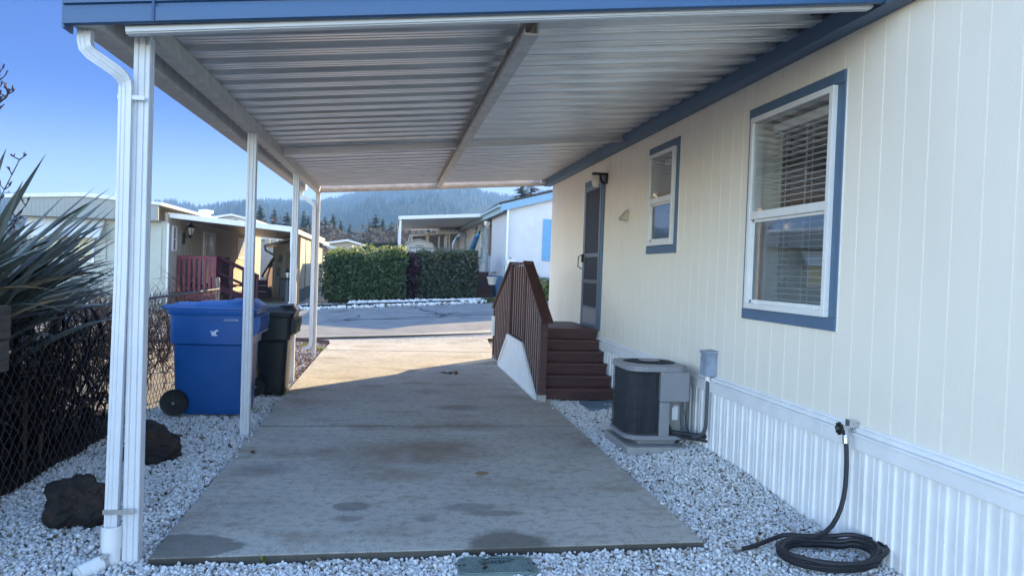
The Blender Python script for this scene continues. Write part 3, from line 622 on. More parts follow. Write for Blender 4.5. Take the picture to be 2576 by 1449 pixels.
for i, p_ in enumerate(dense):
    if keep[i]: Pq.append((p_.x, p_.y, .13)); Qq.append((p_.x, p_.y, .705))
    j = (i+1) % len(dense)
    if keep[i] and keep[j]:
        for z in (.16, .255, .365, .475, .585, .685): Pq.append((p_.x, p_.y, z)); Qq.append((dense[j].x, dense[j].y, z))
v, f = segs(Pq, Qq, .0022, 4); np_mesh('wire_guard', v, f, ACDARK, AC)
q = MB(); q.box(2.385, 2.655, 6.543, 6.60, .435, .70); q.box(2.60, 2.652, 6.60, 7.1, .435, .70); q.box(2.385, 2.478, 6.541, 6.58, .13, .432); q.build('service_panel', ACGREY, AC, bevel=.006)
q = MB(); q.box(2.478, 2.60, 6.60, 6.62, .13, .435); q.box(2.60, 2.612, 6.62, 7.1, .13, .435); vp = q.build('valve_panel', mk('ac_valve_panel', (.20, .20, .19), .5, .1), AC)
LBL = mk('paper_label', (.62, .63, .65), .5, .25, 260, lo=.45, hi=.55); q = MB(); q.box(2.52, 2.575, 6.596, 6.5995, .265, .375); q.box(2.483, 2.497, 6.597, 6.5995, .275, .315); q.prism([(2.525, .378), (2.545, .392), (2.56, .392), (2.585, .378)], 'y', 6.596, 6.5995); q.build('label', LBL, vp)
q = MB(); q.box(2.482, 2.512, 6.597, 6.5995, .195, .215); q.build('warning_label', mk('yellow_sticker', (.55, .50, .06), .5), vp)
q = MB(); q.prism(rrect(cx_, cy_, hx+.006, hy+.006, .13), 'z', .70, .752); 
ann = []; M_ = 40
def ringpts(r, z): return [(cx_+r*math.cos(2*math.pi*k/M_), cy_+r*math.sin(2*math.pi*k/M_), z) for k in range(M_)]
q.loft([ringpts(.255, .751), ringpts(.25, .760), ringpts(.238, .760), ringpts(.233, .753)], cap=False)
q.build('top_cover', ACGREY, AC, bevel=.01)
q = MB(); q.lathe([(.233, .7535), (.233, .7545)], (cx_, cy_, 0), 40); tp = q.build('fan_opening', BLACK, AC)
Pq, Qq = [], []
for k in range(72):
    t = 2*math.pi*k/72; Pq.append((cx_+.095*math.cos(t), cy_+.095*math.sin(t), .772)); Qq.append((cx_+.242*math.cos(t+.25), cy_+.242*math.sin(t+.25), .757))
for r_, z in ((.13, .769), (.175, .765), (.22, .761)):
    for k in range(48):
        t = 2*math.pi*k/48; t2 = 2*math.pi*(k+1)/48; Pq.append((cx_+r_*math.cos(t), cy_+r_*math.sin(t), z)); Qq.append((cx_+r_*math.cos(t2), cy_+r_*math.sin(t2), z))
v, f = segs(Pq, Qq, .002, 4); np_mesh('fan_guard', v, f, ACDARK, AC)
q = MB(); q.lathe([(.10, .768), (.10, .776), (.085, .780), (.01, .781)], (cx_, cy_, 0), 24); q.build('fan_hub', ACGREY, AC, smooth=True)
for x, z in ((2.40, .685), (2.40, .452), (2.40, .405), (2.41, .118), (2.25, .118), (2.41, .735), (2.25, .735)):
    q = MB(); q.lathe([(.007, 6.541-.0005), (.007, 6.536), (.003, 6.533)], (x, 0, z), 8, 'y'); q.build('screw', GALV, AC)
q = MB(); q.tube([(2.49, 6.595, .16), (2.55, 6.56, .155), (2.66, 6.5, .15), (2.79, 6.44, .15)], .022, 8); q.tube([(2.50, 6.595, .21), (2.49, 6.56, .20), (2.52, 6.55, .15), (2.6, 6.52, .125), (2.79, 6.42, .11)], .012, 8); q.tube([(2.62, 6.55, .35), (2.63, 6.52, .22), (2.68, 6.5, .12)], .004, 6)
q.obox((2.495, 6.585, .17), (.02, .04, .06)); q.build('refrigerant_line', BLACK, AC, smooth=True)
# ---- hose bib and hose
HB = thing('faucet', 'outdoor tap with dark round handle on the skirting cap', 'faucet', (2.75, 4.24, .68))
q = MB(); q.tube([(2.80, 4.24, .70), (2.72, 4.225, .69), (2.675, 4.215, .685)], .017, 10); q.lathe([(.03, 2.745), (.03, 2.7555)], (0, 4.235, .70), 12, 'x'); q.tube([(2.70, 4.22, .69), (2.69, 4.20, .655), (2.687, 4.19, .63)], [.016, .017, .02], 10); q.box(2.72, 2.745, 4.21, 4.255, .70, .735); q.build('body', CHROME, HB, smooth=True)
q = MB()
for k in range(8):
    t = 2*math.pi*k/8; q.obox((2.655, 4.21+.03*math.cos(t), .685+.03*math.sin(t)), (.012, .016, .016))
q.lathe([(.028, 2.649), (.031, 2.655), (.028, 2.661)], (0, 4.21, .685), 16, 'x'); q.build('handle', BLACK, HB)
q = MB(); q.lathe([(.010, 2.643), (.010, 2.6495)], (0, 4.21, .685), 10, 'x'); q.build('cap', CHROME, HB)
HS = thing('garden_hose', 'black rubber garden hose coiled on the white gravel below the tap', 'garden hose', (2.5, 4.05, 0))
pts = [(2.687, 4.19, .62), (2.682, 4.17, .56), (2.668, 4.14, .45), (2.645, 4.11, .33), (2.61, 4.10, .21), (2.565, 4.12, .11), (2.51, 4.17, .05), (2.44, 4.23, .035)]
rad = [(.27, .24), (.25, .22), (.30, .25), (.23, .205), (.28, .245), (.255, .215), (.31, .25)]; n = 0
for L_, (ra, rb) in enumerate(rad):
    ox_, oy_ = random.uniform(-.02, .02), random.uniform(-.015, .015)
    for k in range(22):
        t = 2.0+2*math.pi*k/22; w = k/22; ra2, rb2 = rad[min(L_+1, 6)]; A, B = ra+(ra2-ra)*w, rb+(rb2-rb)*w
        z = .000 + .007*L_ + (.012 if L_ > 3 else 0)*abs(math.sin(t*1.5+L_)) + (.03*max(0, math.cos(t-.2)) if A*math.cos(t) > .2 else 0)
        pts.append((2.485+ox_+A*math.cos(t), 3.985+oy_+.86*B*math.sin(t), z))
pts += [(2.36, 4.24, .045), (2.29, 4.245, .022), (2.20, 4.22, .004), (2.12, 4.175, .0), (2.06, 4.15, .0), (2.02, 4.135, .0)]
def smooth_path(p, it=2):
    for _ in range(it):
        o = [p[0]]
        for a, b in zip(p[:-1], p[1:]): a, b = Vector(a), Vector(b); o += [a*.75+b*.25, a*.25+b*.75]
        p = o+[p[-1]]
    return p
q = MB(); q.tube(smooth_path(pts, 1), .0138, 8); q.build('hose', RUBBER, HS, smooth=True)
q = MB(); q.tube([(2.022, 4.137, .0), (1.985, 4.118, -.002)], .017, 10); q.build('coupling', CHROME, HS, smooth=True)
q = MB(); q.tube([(2.6885, 4.195, .645), (2.6855, 4.185, .60)], .0195, 12); q.build('coupling', CHROME, HS, smooth=True)
# ---- irrigation box lid
VL = thing('valve_box', 'green plastic irrigation box lid set in the front gravel', 'valve box', (.585, 4.05, -.03))
lid = [(.40, 3.90), (.79, 3.905), (.815, 3.93), (.80, 4.12), (.765, 4.155), (.415, 4.155), (.385, 4.12), (.378, 3.93)]
q = MB(); q.prism(lid, 'z', -.12, -.016); lo_ = q.build('lid', VALVE, VL, bevel=.012)
cc = Vector((.592, 4.03))
q = MB(); inn = [tuple(cc+(Vector(p_)-cc)*.90) for p_ in lid]; inn2 = [tuple(cc+(Vector(p_)-cc)*.86) for p_ in lid]
q.loft([[(*p_, -.017) for p_ in inn], [(*p_, -.011) for p_ in inn], [(*p_, -.011) for p_ in inn2], [(*p_, -.017) for p_ in inn2]], cap=False)
for i in range(15):
    for k in range(7):
        x, y_ = .425+i*.0235+(k % 2)*.011, 3.945+k*.026
        if abs(x-.60) < .10 and abs(y_-4.075) < .035: continue
        q.box(x, x+.011, y_, y_+.009, -.0165, -.0125)
q.build('rib', VALVE, lo_)
VD = mk('lid_lettering', (.035, .065, .06), .6, .1); text('Carson', .052, (.605, 4.062, -.0145), (0, 0, 0), VD, lo_, .0015)
q = MB(); q.tube([(.52, 4.10, -.014), (.58, 4.118, -.014), (.66, 4.112, -.014), (.70, 4.09, -.014)], .003, 6); q.tube([(.50, 4.085, -.014), (.53, 4.06, -.014), (.58, 4.048, -.014), (.64, 4.05, -.014)], .003, 6); q.build('emblem', VD, lo_)
for x in (.388, .765): q = MB(); q.box(x, x+.04, 4.026, 4.038, -.02, -.0125); q.build('slot', BLACK, lo_)
LD2 = MB(); LD2.prism(rrect(2.50, 8.84, .22, .26, .02, 2), 'z', -.06, .01); tag(LD2.build('utility_cover', mk('faded_blue_cover', (.10, .17, .24), .6, .2, 6), bevel=.006), 'faded blue flat cover lying in the gravel at the foot of the steps', 'utility cover')

# ================================================================== porch steps
PS = thing('porch_steps', 'dark red stained porch with steps down both sides and slatted railing', 'porch', (2.3, 10.9, 0))
XL, XR = 1.885, 2.785
q = MB(); n = 7
for k in range(n):
    a = 10.19+(11.72-10.19)*k/n; q.box(XL-.03, XR, a+.003, a+1.53/n-.003, .765, .80)
q.build('landing', REDWL, PS, bevel=.004)
stp = .1333
for k in range(5):
    yf = 9.22+.195*k; z = stp*(k+1)
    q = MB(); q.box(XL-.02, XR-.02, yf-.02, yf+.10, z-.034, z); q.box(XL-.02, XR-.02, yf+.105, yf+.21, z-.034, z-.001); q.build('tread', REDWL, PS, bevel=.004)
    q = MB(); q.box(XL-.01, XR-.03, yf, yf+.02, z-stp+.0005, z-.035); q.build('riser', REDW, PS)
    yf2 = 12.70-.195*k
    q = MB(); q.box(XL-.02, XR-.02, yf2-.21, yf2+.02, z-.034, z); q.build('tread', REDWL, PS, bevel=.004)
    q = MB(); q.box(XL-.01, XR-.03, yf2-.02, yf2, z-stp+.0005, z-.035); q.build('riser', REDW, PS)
q = MB(); q.box(XL-.01, XR-.03, 10.20, 10.22, stp*5+.0005, .764); q.build('riser', REDW, PS)
def newel(y, z0, z1, nm='post'):
    b = MB(); b.prism([(1.77, z0), (1.86, z0), (1.86, z1-.0), (1.77, z1-.012)], 'y', y-.045, y+.045); return b.build(nm, REDW, PS, bevel=.006)
pn = newel(9.10, -.02, 1.02)
b = MB(); b.box(1.766, 1.864, 9.05, 9.055, -.015, .075); b.box(1.765, 1.77, 9.055, 9.15, -.015, .075)
for xx in (1.79, 1.84): b.lathe([(.008, 9.05), (.008, 9.046)], (xx, 0, .03), 8, 'y')
b.build('bracket', GALV, pn)
newel(10.30, .52, 1.69); newel(11.62, .52, 1.685)
pf = newel(13.45, -.02, .93); b = MB(); b.box(1.765, 1.865, 13.4, 13.405, -.01, .07); b.build('bracket', GALV, pf)
q = MB(); q.beam((1.815, 10.36, 1.685), (1.815, 8.90, .965), .14, .035); q.build('handrail', REDW, PS, bevel=.004)
q = MB(); q.beam((1.745, 10.30, 1.62), (1.745, 8.92, .935), .035, .11); q.build('handrail', REDW, PS, bevel=.004) if False else None
q = MB(); q.beam((1.815, 10.345, 1.67), (1.815, 11.575, 1.66), .10, .03); q.build('handrail', REDW, PS, bevel=.004)
q = MB(); q.beam((1.815, 11.60, 1.68), (1.815, 13.52, .90), .14, .035); q.build('handrail', REDW, PS, bevel=.004)
REDB = mk('stained_baluster', (.075, .029, .026), .5, .25, 5, .2, 60, stretch=(1, 1, 8))
EDGEHI = mk('edge_highlight', (.34, .25, .23), .6, .2, 9)  # lit baluster edges painted as a paler bevel colour
def bal(y, z0, z1):
    b = MB(); b.prism([(1.775, z0), (1.81, z0+.02), (1.81, z1), (1.795, z1), (1.775, z1-.035)], 'y', y-.017, y+.017); b.build('baluster', [REDB, EDGEHI], PS, bevel=.006, bmat=1)
for k in range(7):
    y = 9.25+.148*k; bal(y, max(.02, .55*(y-9.12)/1.15)+.0, .965+(y-8.9)*.493-.01)
for k in range(5): y = 10.50+.2*k; bal(y, .61, 1.645)
for k in range(9):
    y = 11.80+.18*k; bal(y, max(.02, min(.55, .55*(12.6-y)/1.0))+.0, 1.68-(y-11.6)*.406-.03)
# stringers and the ribbed white panel below
q = MB(); q.prism([(9.2, .0), (9.2, .12), (10.2, .80), (11.7, .80), (12.72, .12), (12.72, 0)], 'x', 1.855, 1.868); q.build('stringer', REDW, PS)
def zt_(y): return min(.55, .55*(y-9.12)/1.15 if y < 11 else .55*(12.6-y)/1.0)
vp_ = []; y = 9.14
while y < 12.5:
    for d, xx in ((0, 1.768), (.03, 1.768), (.036, 1.757), (.064, 1.757), (.07, 1.768)): vp_.append((y+d, xx))
    y += .10
q = MB(); q.loft([[(x, yy, -.03) for yy, x in vp_], [(x, yy, max(-.02, zt_(yy))) for yy, x in vp_]], cap=False, closed=False)
pk = q.build('skirting_panel', SKIRT, PS)
q = MB(); q.beam((1.757, 9.16, .0), (1.757, 10.27, .565), .03, .06); q.beam((1.757, 10.27, .565), (1.757, 11.62, .565), .03, .06); q.beam((1.757, 11.62, .565), (1.757, 12.58, .01), .03, .06); q.beam((1.752, 9.17, -.012), (1.752, 12.55, -.012), .025, .035); q.build('edge_trim', SKIRT, pk, bevel=.003)
BX = thing('mail_box', 'slim white box fixed to the outer end of the porch railing', 'box', (1.76, 13.4, .6))
q = MB(); q.box(1.735, 1.769, 13.20, 13.40, .42, .76); q.build('case', WHITE, BX, bevel=.006); q = MB(); q.box(1.728, 1.7345, 13.22, 13.38, .46, .72); q.build('door', LBL, BX, bevel=.003)
# ================================================================== wheelie bins (backs to the fence, fronts to the drive)
def bin_(name, label, x0, x1, y0, y1, H, mat, wheel_r, lidmat, ribs=True):
    """x0 back (wheels, hinge) .. x1 front; y0 near side .. y1"""
    root = thing(name, label, 'wheelie bin', ((x0+x1)/2, (y0+y1)/2, 0), 'wheelie bins beside the fence'); cy = (y0+y1)/2; hy = (y1-y0)/2
    def ring(xa, xb, hy_, z, r=.05): return [(a, b, z) for a, b in rrect((xa+xb)/2, cy, (xb-xa)/2, hy_, r, 4)]
    L = x1-x0; q = MB(); zl_ = H*.64
    q.loft([ring(x0+.10, x1-.11, hy*.80, -.01, .06), ring(x0+.085, x1-.10, hy*.82, .03, .06), ring(x0+.065, x1-.075, hy*.885, zl_-.04, .06), ring(x0+.06, x1-.07, hy*.89, zl_-.012, .06), ring(x0+.035, x1-.045, hy*.945, zl_+.004, .06), ring(x0+.03, x1-.035, hy*.965, H-.085, .06)])
    # recessed wheel arch and side detail
    b = q.build('body', mat, root, smooth=True)
    q = MB(); q.loft([ring(x0+.005, x1-.01, hy*.99, H-.10, .06), ring(x0+.0, x1-.002, hy, H-.09, .06), ring(x0+.0, x1-.002, hy, H-.045, .06), ring(x0+.01, x1-.01, hy*.98, H-.04, .06)]); q.build('rim', mat, root, smooth=True)
    # lid: shallow, rising to a step towards the front
    def lr(x, zt):
        return [(x, cy-hy*.99, H-.038), (x, cy-hy*.97, H-.038+(zt-H+.038)*.55), (x, cy-hy*.86, zt), (x, cy, zt+.012), (x, cy+hy*.86, zt), (x, cy+hy*.97, H-.038+(zt-H+.038)*.55), (x, cy+hy*.99, H-.038)]
    q = MB(); q.loft([lr(x0-.02, H-.022), lr(x0+.05, H), lr(x0+L*.30, H+.006), lr(x0+L*.33, H-.0+.020), lr(x0+L*.64, H+.032), lr(x0+L*.69, H+.052), lr(x0+L*.90, H+.052), lr(x0+L*.95, H+.018), lr(x1+.012, H-.015)]); lid = q.build('lid', lidmat, root, smooth=True)
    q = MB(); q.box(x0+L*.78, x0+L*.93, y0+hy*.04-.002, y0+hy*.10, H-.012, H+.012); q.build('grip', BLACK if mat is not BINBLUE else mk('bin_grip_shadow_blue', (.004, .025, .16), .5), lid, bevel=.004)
    q = MB(); q.tube([(x0-.035, y0+.05, H-.03), (x0-.035, y1-.05, H-.03)], .017, 8)
    for yy in (y0+.06, y1-.06): q.beam((x0-.035, yy, H-.03), (x0+.04, yy, H-.06), .03, .03)
    q.build('handle', mat, root, smooth=True)
    # ribbed front lip the lorry lifts by
    q = MB()
    for k in range(9): yy = y0+.06+(y1-y0-.12)*k/8; q.prism([(x1-.045, H-.10), (x1+.03, H-.10), (x1+.035, H-.16), (x1+.012, H-.27), (x1-.04, H-.30)], 'y', yy-.006, yy+.006)
    q.box(x1-.04, x1+.03, y0+.04, y1-.04, H-.105, H-.098); q.box(x1+.005, x1+.022, y0+.05, y1-.05, H-.285, H-.27); q.prism([(x1-.04, H-.10), (x1-.01, H-.10), (x1-.018, H-.30), (x1-.04, H-.30)], 'y', y0+.05, y1-.05)
    q.build('front_lip', mat, root)
    for yy, sg in ((y0+.005, -1), (y1-.005, 1)):
        q = MB(); cx_, cz = x0+.105, wheel_r-.02; w0 = yy-.03 if sg < 0 else yy-.02
        prof = [(wheel_r*.2, w0), (wheel_r*.86, w0+.006), (wheel_r*.97, w0), (wheel_r, w0+.012), (wheel_r, w0+.045), (wheel_r*.95, w0+.052), (wheel_r*.2, w0+.05)]
        if sg > 0: prof = [(r_, 2*w0+.05-h_) for r_, h_ in prof][::-1]
        q.lathe(prof, (cx_, 0, cz), 28, 'y'); w = q.build('wheel', BLACK, root, smooth=True)
        q = MB(); yh = w0-.004 if sg < 0 else w0+.054
        for k in range(12):
            t = 2*math.pi*k/12; q.beam((cx_+.03*math.cos(t), yh+.004*sg*-1, cz+.03*math.sin(t)), (cx_+wheel_r*.82*math.cos(t), yh+.009, cz+wheel_r*.82*math.sin(t)), .008, .008, (0, 1, 0))
        q.build('spoke', BLACK, w)
        q = MB(); q.lathe([(.016, yh-.008), (.018, yh), (.018, yh+.01)] if sg < 0 else [(.018, yh-.01), (.018, yh), (.016, yh+.008)], (cx_, 0, cz), 12, 'y'); q.build('axle_cap', CHROME, w)
    return root, b, lid
bb, body, lid = bin_('wheelie_bin', 'big blue recycling bin with white lettering and a worn white sticker', -2.235, -1.36, 8.10, 8.80, 1.10, BINBLUE, .135, BINBLUE)
FADE = mk('faded_print', (.06, .13, .42), .5, .5, 60); PRINT = mk('white_print', (.55, .60, .72), .5, .2, 60, lo=.4, hi=.5)
yf_ = 8.10+.35*.035-.004
text('SOUTHERN OREGON SA', .030, (-1.815, yf_-.006, .945), (R(90-3), 0, 0), FADE, body, .0015); text('NITATION', .030, (-1.605, yf_-.006, .945), (R(90-3), 0, 0), PRINT, body, .0015)
st = [(-1.0, .62), (-.55, .60), (-.45, .35), (-.2, .30), (-.05, .62), (.2, .80), (.42, .80), (.45, 1.0), (.75, 1.0), (.9, .80), (.85, .55), (.55, .42), (.35, .25), (.45, 0), (.30, -.2), (.45, -.55), (.75, -.62), (.72, -.85), (.2, -.88), (-.1, -.85), (-.55, -.80), (-.70, -.62), (-.40, -.52), (-.55, -.2), (-.80, -.05), (-.72, .15), (-.5, .22), (-.78, .45)]
q = MB(); q.prism([(-1.765+a*.043, .822+b*.033) for a, b in st], 'y', yf_-.004, yf_+.02); q.build('sticker', mk('worn_sticker', (.60, .64, .74), .6, .1, 40), body)
bin_('wheelie_bin', 'smaller blackish green rubbish bin standing behind the blue bin', -1.66, -1.14, 9.36, 9.93, 1.0, BINBLK, .11, BINBLK)

# ================================================================== chain link fence
FX, FY0, FY1, FH = -2.42, 3.0, 11.25, 1.19
FN = thing('chain_link_fence', 'black chain link fence with a twisted wire top along the gravel bed', 'fence', (FX, 7, 0))
pit = .056; P_, Q_ = [], []
ns = int((FY1-FY0)/pit); nz = int(FH/(pit*1.05)); dz = FH/nz
for i in range(ns+1):
    yc = FY0+i*pit; prev = None
    for k in range(nz*1+1):
        p_ = (FX+(.004 if k % 2 else -.004), yc+(pit/2 if (k+i) % 2 else -pit/2), -.04+k*dz)
        if prev: P_.append(prev); Q_.append(p_)
        prev = p_
    ztop = -.04+nz*dz; yy = prev[1]
    for a, b in (((0, 0), (.004, .03)), ((.004, .03), (.012, .042)), ((.012, .042), (.022, .03)), ((.022, .03), (.022, .008))):
        P_.append((FX, yy+a[0]-.01, ztop+a[1])); Q_.append((FX, yy+b[0]-.01, ztop+b[1]))
v, f = segs(P_, Q_, .0027, 3); np_mesh('mesh', v, f, FENCEM, FN)
q = MB(); q.tube([(FX+.02, FY0, FH-.055), (FX+.02, FY1, FH-.03)], .013, 8); q.build('top_rail', FENCEM, FN, smooth=True)
for y in (3.1, FY1):
    q = MB(); q.tube([(FX+.03 if y < FY1 else FX, y, -.1), (FX+.03 if y < FY1 else FX, y, FH-.02 if y < FY1 else FH+.09)], .024, 10); 
    if y == FY1: q.lathe([(.030, FH+.06), (.030, FH+.10), (.02, FH+.125), (.002, FH+.13)], (FX, y, 0), 12)
    q.build('post', FENCEM if y < FY1 else mk('dull_grey_post', (.16, .15, .14), .5), FN, smooth=True)
q = MB(); q.box(-2.335, -2.295, 3.3, 5.10, 1.03, 1.235); q.box(-2.338, -2.298, 3.3, 5.095, .835, 1.025); q.box(-2.40, -2.338, 4.95, 5.06, .80, 1.22)
tag(q.build('wooden_board', BOARD, bevel=.006), 'weathered grey wooden boards fixed along the fence at the left edge', 'board')

random.seed(41)
# ================================================================== flax plants and brush behind the fence
FLAX = island('flax_leaf', [(0, (.085, .105, .095)), (.5, (.15, .17, .15)), (.8, (.22, .24, .20)), (.93, (.15, .11, .08)), (1, (.26, .16, .07))], .36, .12, .2)
DEADF = island('dead_flax_leaf', [(0, (.008, .007, .008)), (.5, (.016, .013, .012)), (.88, (.035, .026, .021)), (1, (.12, .085, .05))], .75, .1)
def leaf(V, F, root, tip, w, bend, seg=9, fold=.35, sidev=None):
    root, tip = Vector(root), Vector(tip); d = tip-root; L = d.length; up = Vector(bend); s = d.cross(Vector((0, 0, 1)))
    if s.length < .05: s = Vector((1, 0, 0))
    s = s.normalized() if sidev is None else Vector(sidev).normalized()
    pr = None; k0 = len(V); a = random.uniform(-.5, .5)
    for i in range(seg+1):
        t = i/seg; p_ = root + d*t + up*(4*t*(1-t)); tan = (d + up*(4-8*t)).normalized(); ww = w*(.45+1.3*t if t < .35 else (.905+.1*math.sin((t-.35)*4))) if t < .5 else w*max(.02, (1-((t-.5)/.5)**1.8))
        n = s.cross(tan).normalized(); s2 = (s*math.cos(a)+n*math.sin(a)).normalized(); n2 = s2.cross(tan).normalized()
        V += [p_-s2*ww/2, p_+n2*(ww*fold*.5), p_+s2*ww/2]
        if i:
            b = k0+3*i; F += [(b-3, b-2, b+1, b), (b-2, b-1, b+2, b+1)]
FP = thing('flax_plant', 'big spiky flax plant with long grey green sword leaves behind the fence', 'flax plant', (-3.1, 5.4, 0))
V, F = [], []
ctr = Vector((-3.05, 5.35, .55))
tips = [(115, 388, 5.3, .085), (16, 374, 5.2, .07), (165, 490, 5.6, .075), (290, 487, 6.0, .08), (296, 568, 5.9, .09), (297, 600, 6.3, .05), (262, 712, 5.6, .05), (297, 655, 6.2, .05), (245, 668, 5.9, .055), (290, 742, 6.0, .07), (300, 690, 6.4, .05), (190, 575, 5.9, .055), (172, 600, 6.2, .05), (40, 480, 5.0, .07), (20, 515, 5.5, .06), (58, 455, 5.2, .05), (270, 560, 6.5, .04), (150, 470, 6.3, .0), (268, 770, 5.4, .05), (165, 785, 5.1, .05), (240, 640, 6.4, .05), (285, 700, 6.9, .06), (135, 690, 5.5, .06), (35, 560, 5.0, .07), (75, 640, 5.2, .06), (215, 690, 6.2, .05), (280, 620, 6.8, .05), (310, 770, 6.6, .05), (225, 735, 5.7, .06), (90, 560, 5.6, .07), (130, 620, 5.3, .06), (10, 640, 4.9, .07), (300, 800, 6.3, .04), (200, 790, 5.6, .05)]
for u, v_, y, w in tips:
    if w == 0: continue
    tp = oy(u, v_, y); hang = v_ > 600
    r0 = ctr + Vector((random.uniform(-.22, .12), random.uniform(-.2, .35), random.uniform(-.25, .1)))
    leaf(V, F, r0, tp, w*random.uniform(1.5, 1.9), (random.uniform(-.04, .04), 0, random.uniform(.10, .26) if hang else random.uniform(-.03, .07)), 12)
for _ in range(26):
    tp = oy(random.uniform(190, 305), random.uniform(470, 730), random.uniform(5.6, 6.5)); r0 = ctr + Vector((random.uniform(-.2, .15), random.uniform(-.1, .5), random.uniform(-.2, .15)))
    if tp.x > -2.46 and tp.z < 1.28: continue
    leaf(V, F, r0, tp, random.uniform(.07, .115), (random.uniform(-.05, .05), 0, random.uniform(.0, .22)), 12)
for _ in range(75):
    u, v_ = random.uniform(40, 300), random.uniform(545, 800); tp = oy(u, v_, random.uniform(5.0, 6.7))
    if tp.x > -2.46 and tp.z < 1.28: continue
    r0 = ctr + Vector((random.uniform(-.3, .15), random.uniform(-.2, .5), random.uniform(-.25, .15))); leaf(V, F, r0, tp, random.uniform(.045, .10), (random.uniform(-.05, .05), 0, random.uniform(.02, .30)), 12)
for _ in range(150):
    a = random.uniform(-2.2, 2.2); el = random.uniform(-.05, 1.2); L = random.uniform(.7, 1.5); r0 = ctr + Vector((random.uniform(-.35, .15), random.uniform(-.3, .6), random.uniform(-.3, .1)))
    d = Vector((math.sin(a)*math.cos(el)*.8+.15, math.cos(a)*math.cos(el), math.sin(el)))*L; d.z = min(d.z, 1.05)
    if r0.x+d.x > -2.52 and r0.z+d.z < 1.28: d.x = -2.55-r0.x
    if r0.x+d.x > -2.25: d.x = -2.3-r0.x
    leaf(V, F, r0, r0+d, random.uniform(.05, .095), (0, 0, random.uniform(.0, .25)), 10)
np_mesh('foliage', [v[:] for v in V], F, FLAX, FP)
# flower stalks
SX, SQ = [], []
STK = mk('flower_stalk', (.05, .035, .045), .7, .2, 20)
def stalk(base, top, n):
    b, t = Vector(base), Vector(top); d = t-b; prev = b
    for i in range(1, 15):
        p_ = b+d*(i/14)+Vector((random.uniform(-.008, .008),)*3); SX.append(prev); SQ.append(p_); prev = p_
        if i > 14-n:
            for sgn in (1, -1):
                if random.random() < .9:
                    e = p_+Vector((sgn*random.uniform(.012, .035), random.uniform(-.02, .02), random.uniform(.015, .04))); SX.append(p_); SQ.append(e)
                    for _ in range(3): e2 = e+Vector((random.uniform(-.012, .012)+sgn*.006, random.uniform(-.02, .02), random.uniform(.005, .035))); SX.append(e); SQ.append(e2)
for bs, tp, n_ in (((-2.95, 5.35, .8), oy(50, 402, 5.4), 9), ((-3.02, 5.4, .9), oy(40, 560, 5.3), 5), (oy(-60, 330, 5.2), oy(22, 232, 5.2), 6), (oy(-30, 420, 5.2), oy(2, 145, 5.2), 9), ((-3.0, 5.3, .9), oy(60, 520, 5.5), 7)):
    SX, SQ = [], []; stalk(bs, tp, n_); v, f = segs([p_[:] for p_ in SX], [p_[:] for p_ in SQ], .0042, 4, .003); np_mesh('flower_stalk', v, f, STK, FP)
# dead leaves hanging in a thatch behind the mesh
V, F = [], []
random.seed(5)
for _ in range(2700):
    y = random.uniform(2.8, 7.8); x = random.uniform(-3.5, -2.5); z = 1.15*random.random()**(1.9 if _ % 2 else .9)
    if y > 6.1 and random.random() < .45: continue
    L = random.uniform(.4, 1.0); a = random.uniform(0, 6.28); d = Vector((math.cos(a)*.25, math.sin(a)*.8, random.uniform(-.9, .35)))*L
    if x+d.x > -2.46: d.x = -2.47-x
    tp = Vector((x, y, z))+d; tp.z = max(-.02, min(1.2, tp.z))
    leaf(V, F, (x, y, z), tp, random.uniform(.02, .05), (0, random.uniform(-.1, .1), random.uniform(-.02, .12)), 6)
np_mesh('dead_leaves', [v[:] for v in V], F, DEADF, FP)
# bare twiggy brush
TWIG = island('bare_twigs', [(0, (.035, .02, .018)), (.6, (.075, .04, .034)), (.85, (.15, .085, .065)), (1, (.30, .22, .17))], .8)
A, B, RA, RB = [], [], [], []
def twig(p_, d, L, r, lvl):
    d = d.normalized(); n = 4; prev = p_
    for i in range(n):
        nd = (d + Vector((random.gauss(0, .22), random.gauss(0, .22), random.gauss(.04, .18)))).normalized(); q_ = prev+nd*(L/n)
        if q_.x > -2.455: q_.x = -2.46
        if q_.z < -.04: q_.z = -.03
        A.append(prev[:]); B.append(q_[:]); RA.append(r*(1-i/n*.6)); RB.append(r*(1-(i+1)/n*.6)); d = nd; prev = q_
        if lvl > 0 and i > 0:
            for _ in range(2 if lvl > 1 else random.choice((1, 2))):
                twig(prev, d+Vector((random.gauss(0, .8), random.gauss(0, .8), random.gauss(.1, .5))), L*random.uniform(.45, .75), r*.55, lvl-1)
DTWIG = island('shade_tint_twigs', [(0, (.010, .008, .009)), (.7, (.022, .016, .015)), (1, (.06, .04, .03))], .8)  # darker twig copy for the near brush, its shade put into the colour
def shrub(name, label, y0, y1, n, x0=-3.3, x1=-2.5, L=(.6, 1.0), up=1.0):
    global A, B, RA, RB
    A, B, RA, RB = [], [], [], []
    for _ in range(n):
        p_ = Vector((random.uniform(x0, x1), random.uniform(y0, y1), random.uniform(-.04, .25))); twig(p_, Vector((random.gauss(.1, .35), random.gauss(0, .5), up)), random.uniform(*L), random.uniform(.005, .010), 2)
    v, f = segs(A, B, RA, 3, RB); return tag(np_mesh(name, v, f, DTWIG if 'dark' in label else TWIG), label, 'shrub')
shrub('bare_shrub', 'tangled dark leafless brush pressed against the near half of the fence', 3.6, 7.9, 130, L=(.4, .75), up=.6)
shrub('bare_shrub', 'bare reddish brown shrub behind the fence beside the blue bin', 7.6, 10.9, 60, -3.2, -2.5, (.45, .75), .9)
shrub('bare_shrub', 'sparse leafless shrub with pale red twigs beyond the end of the fence', 11.2, 13.2, 26, -3.6, -2.6, (.5, .75), 1.0)
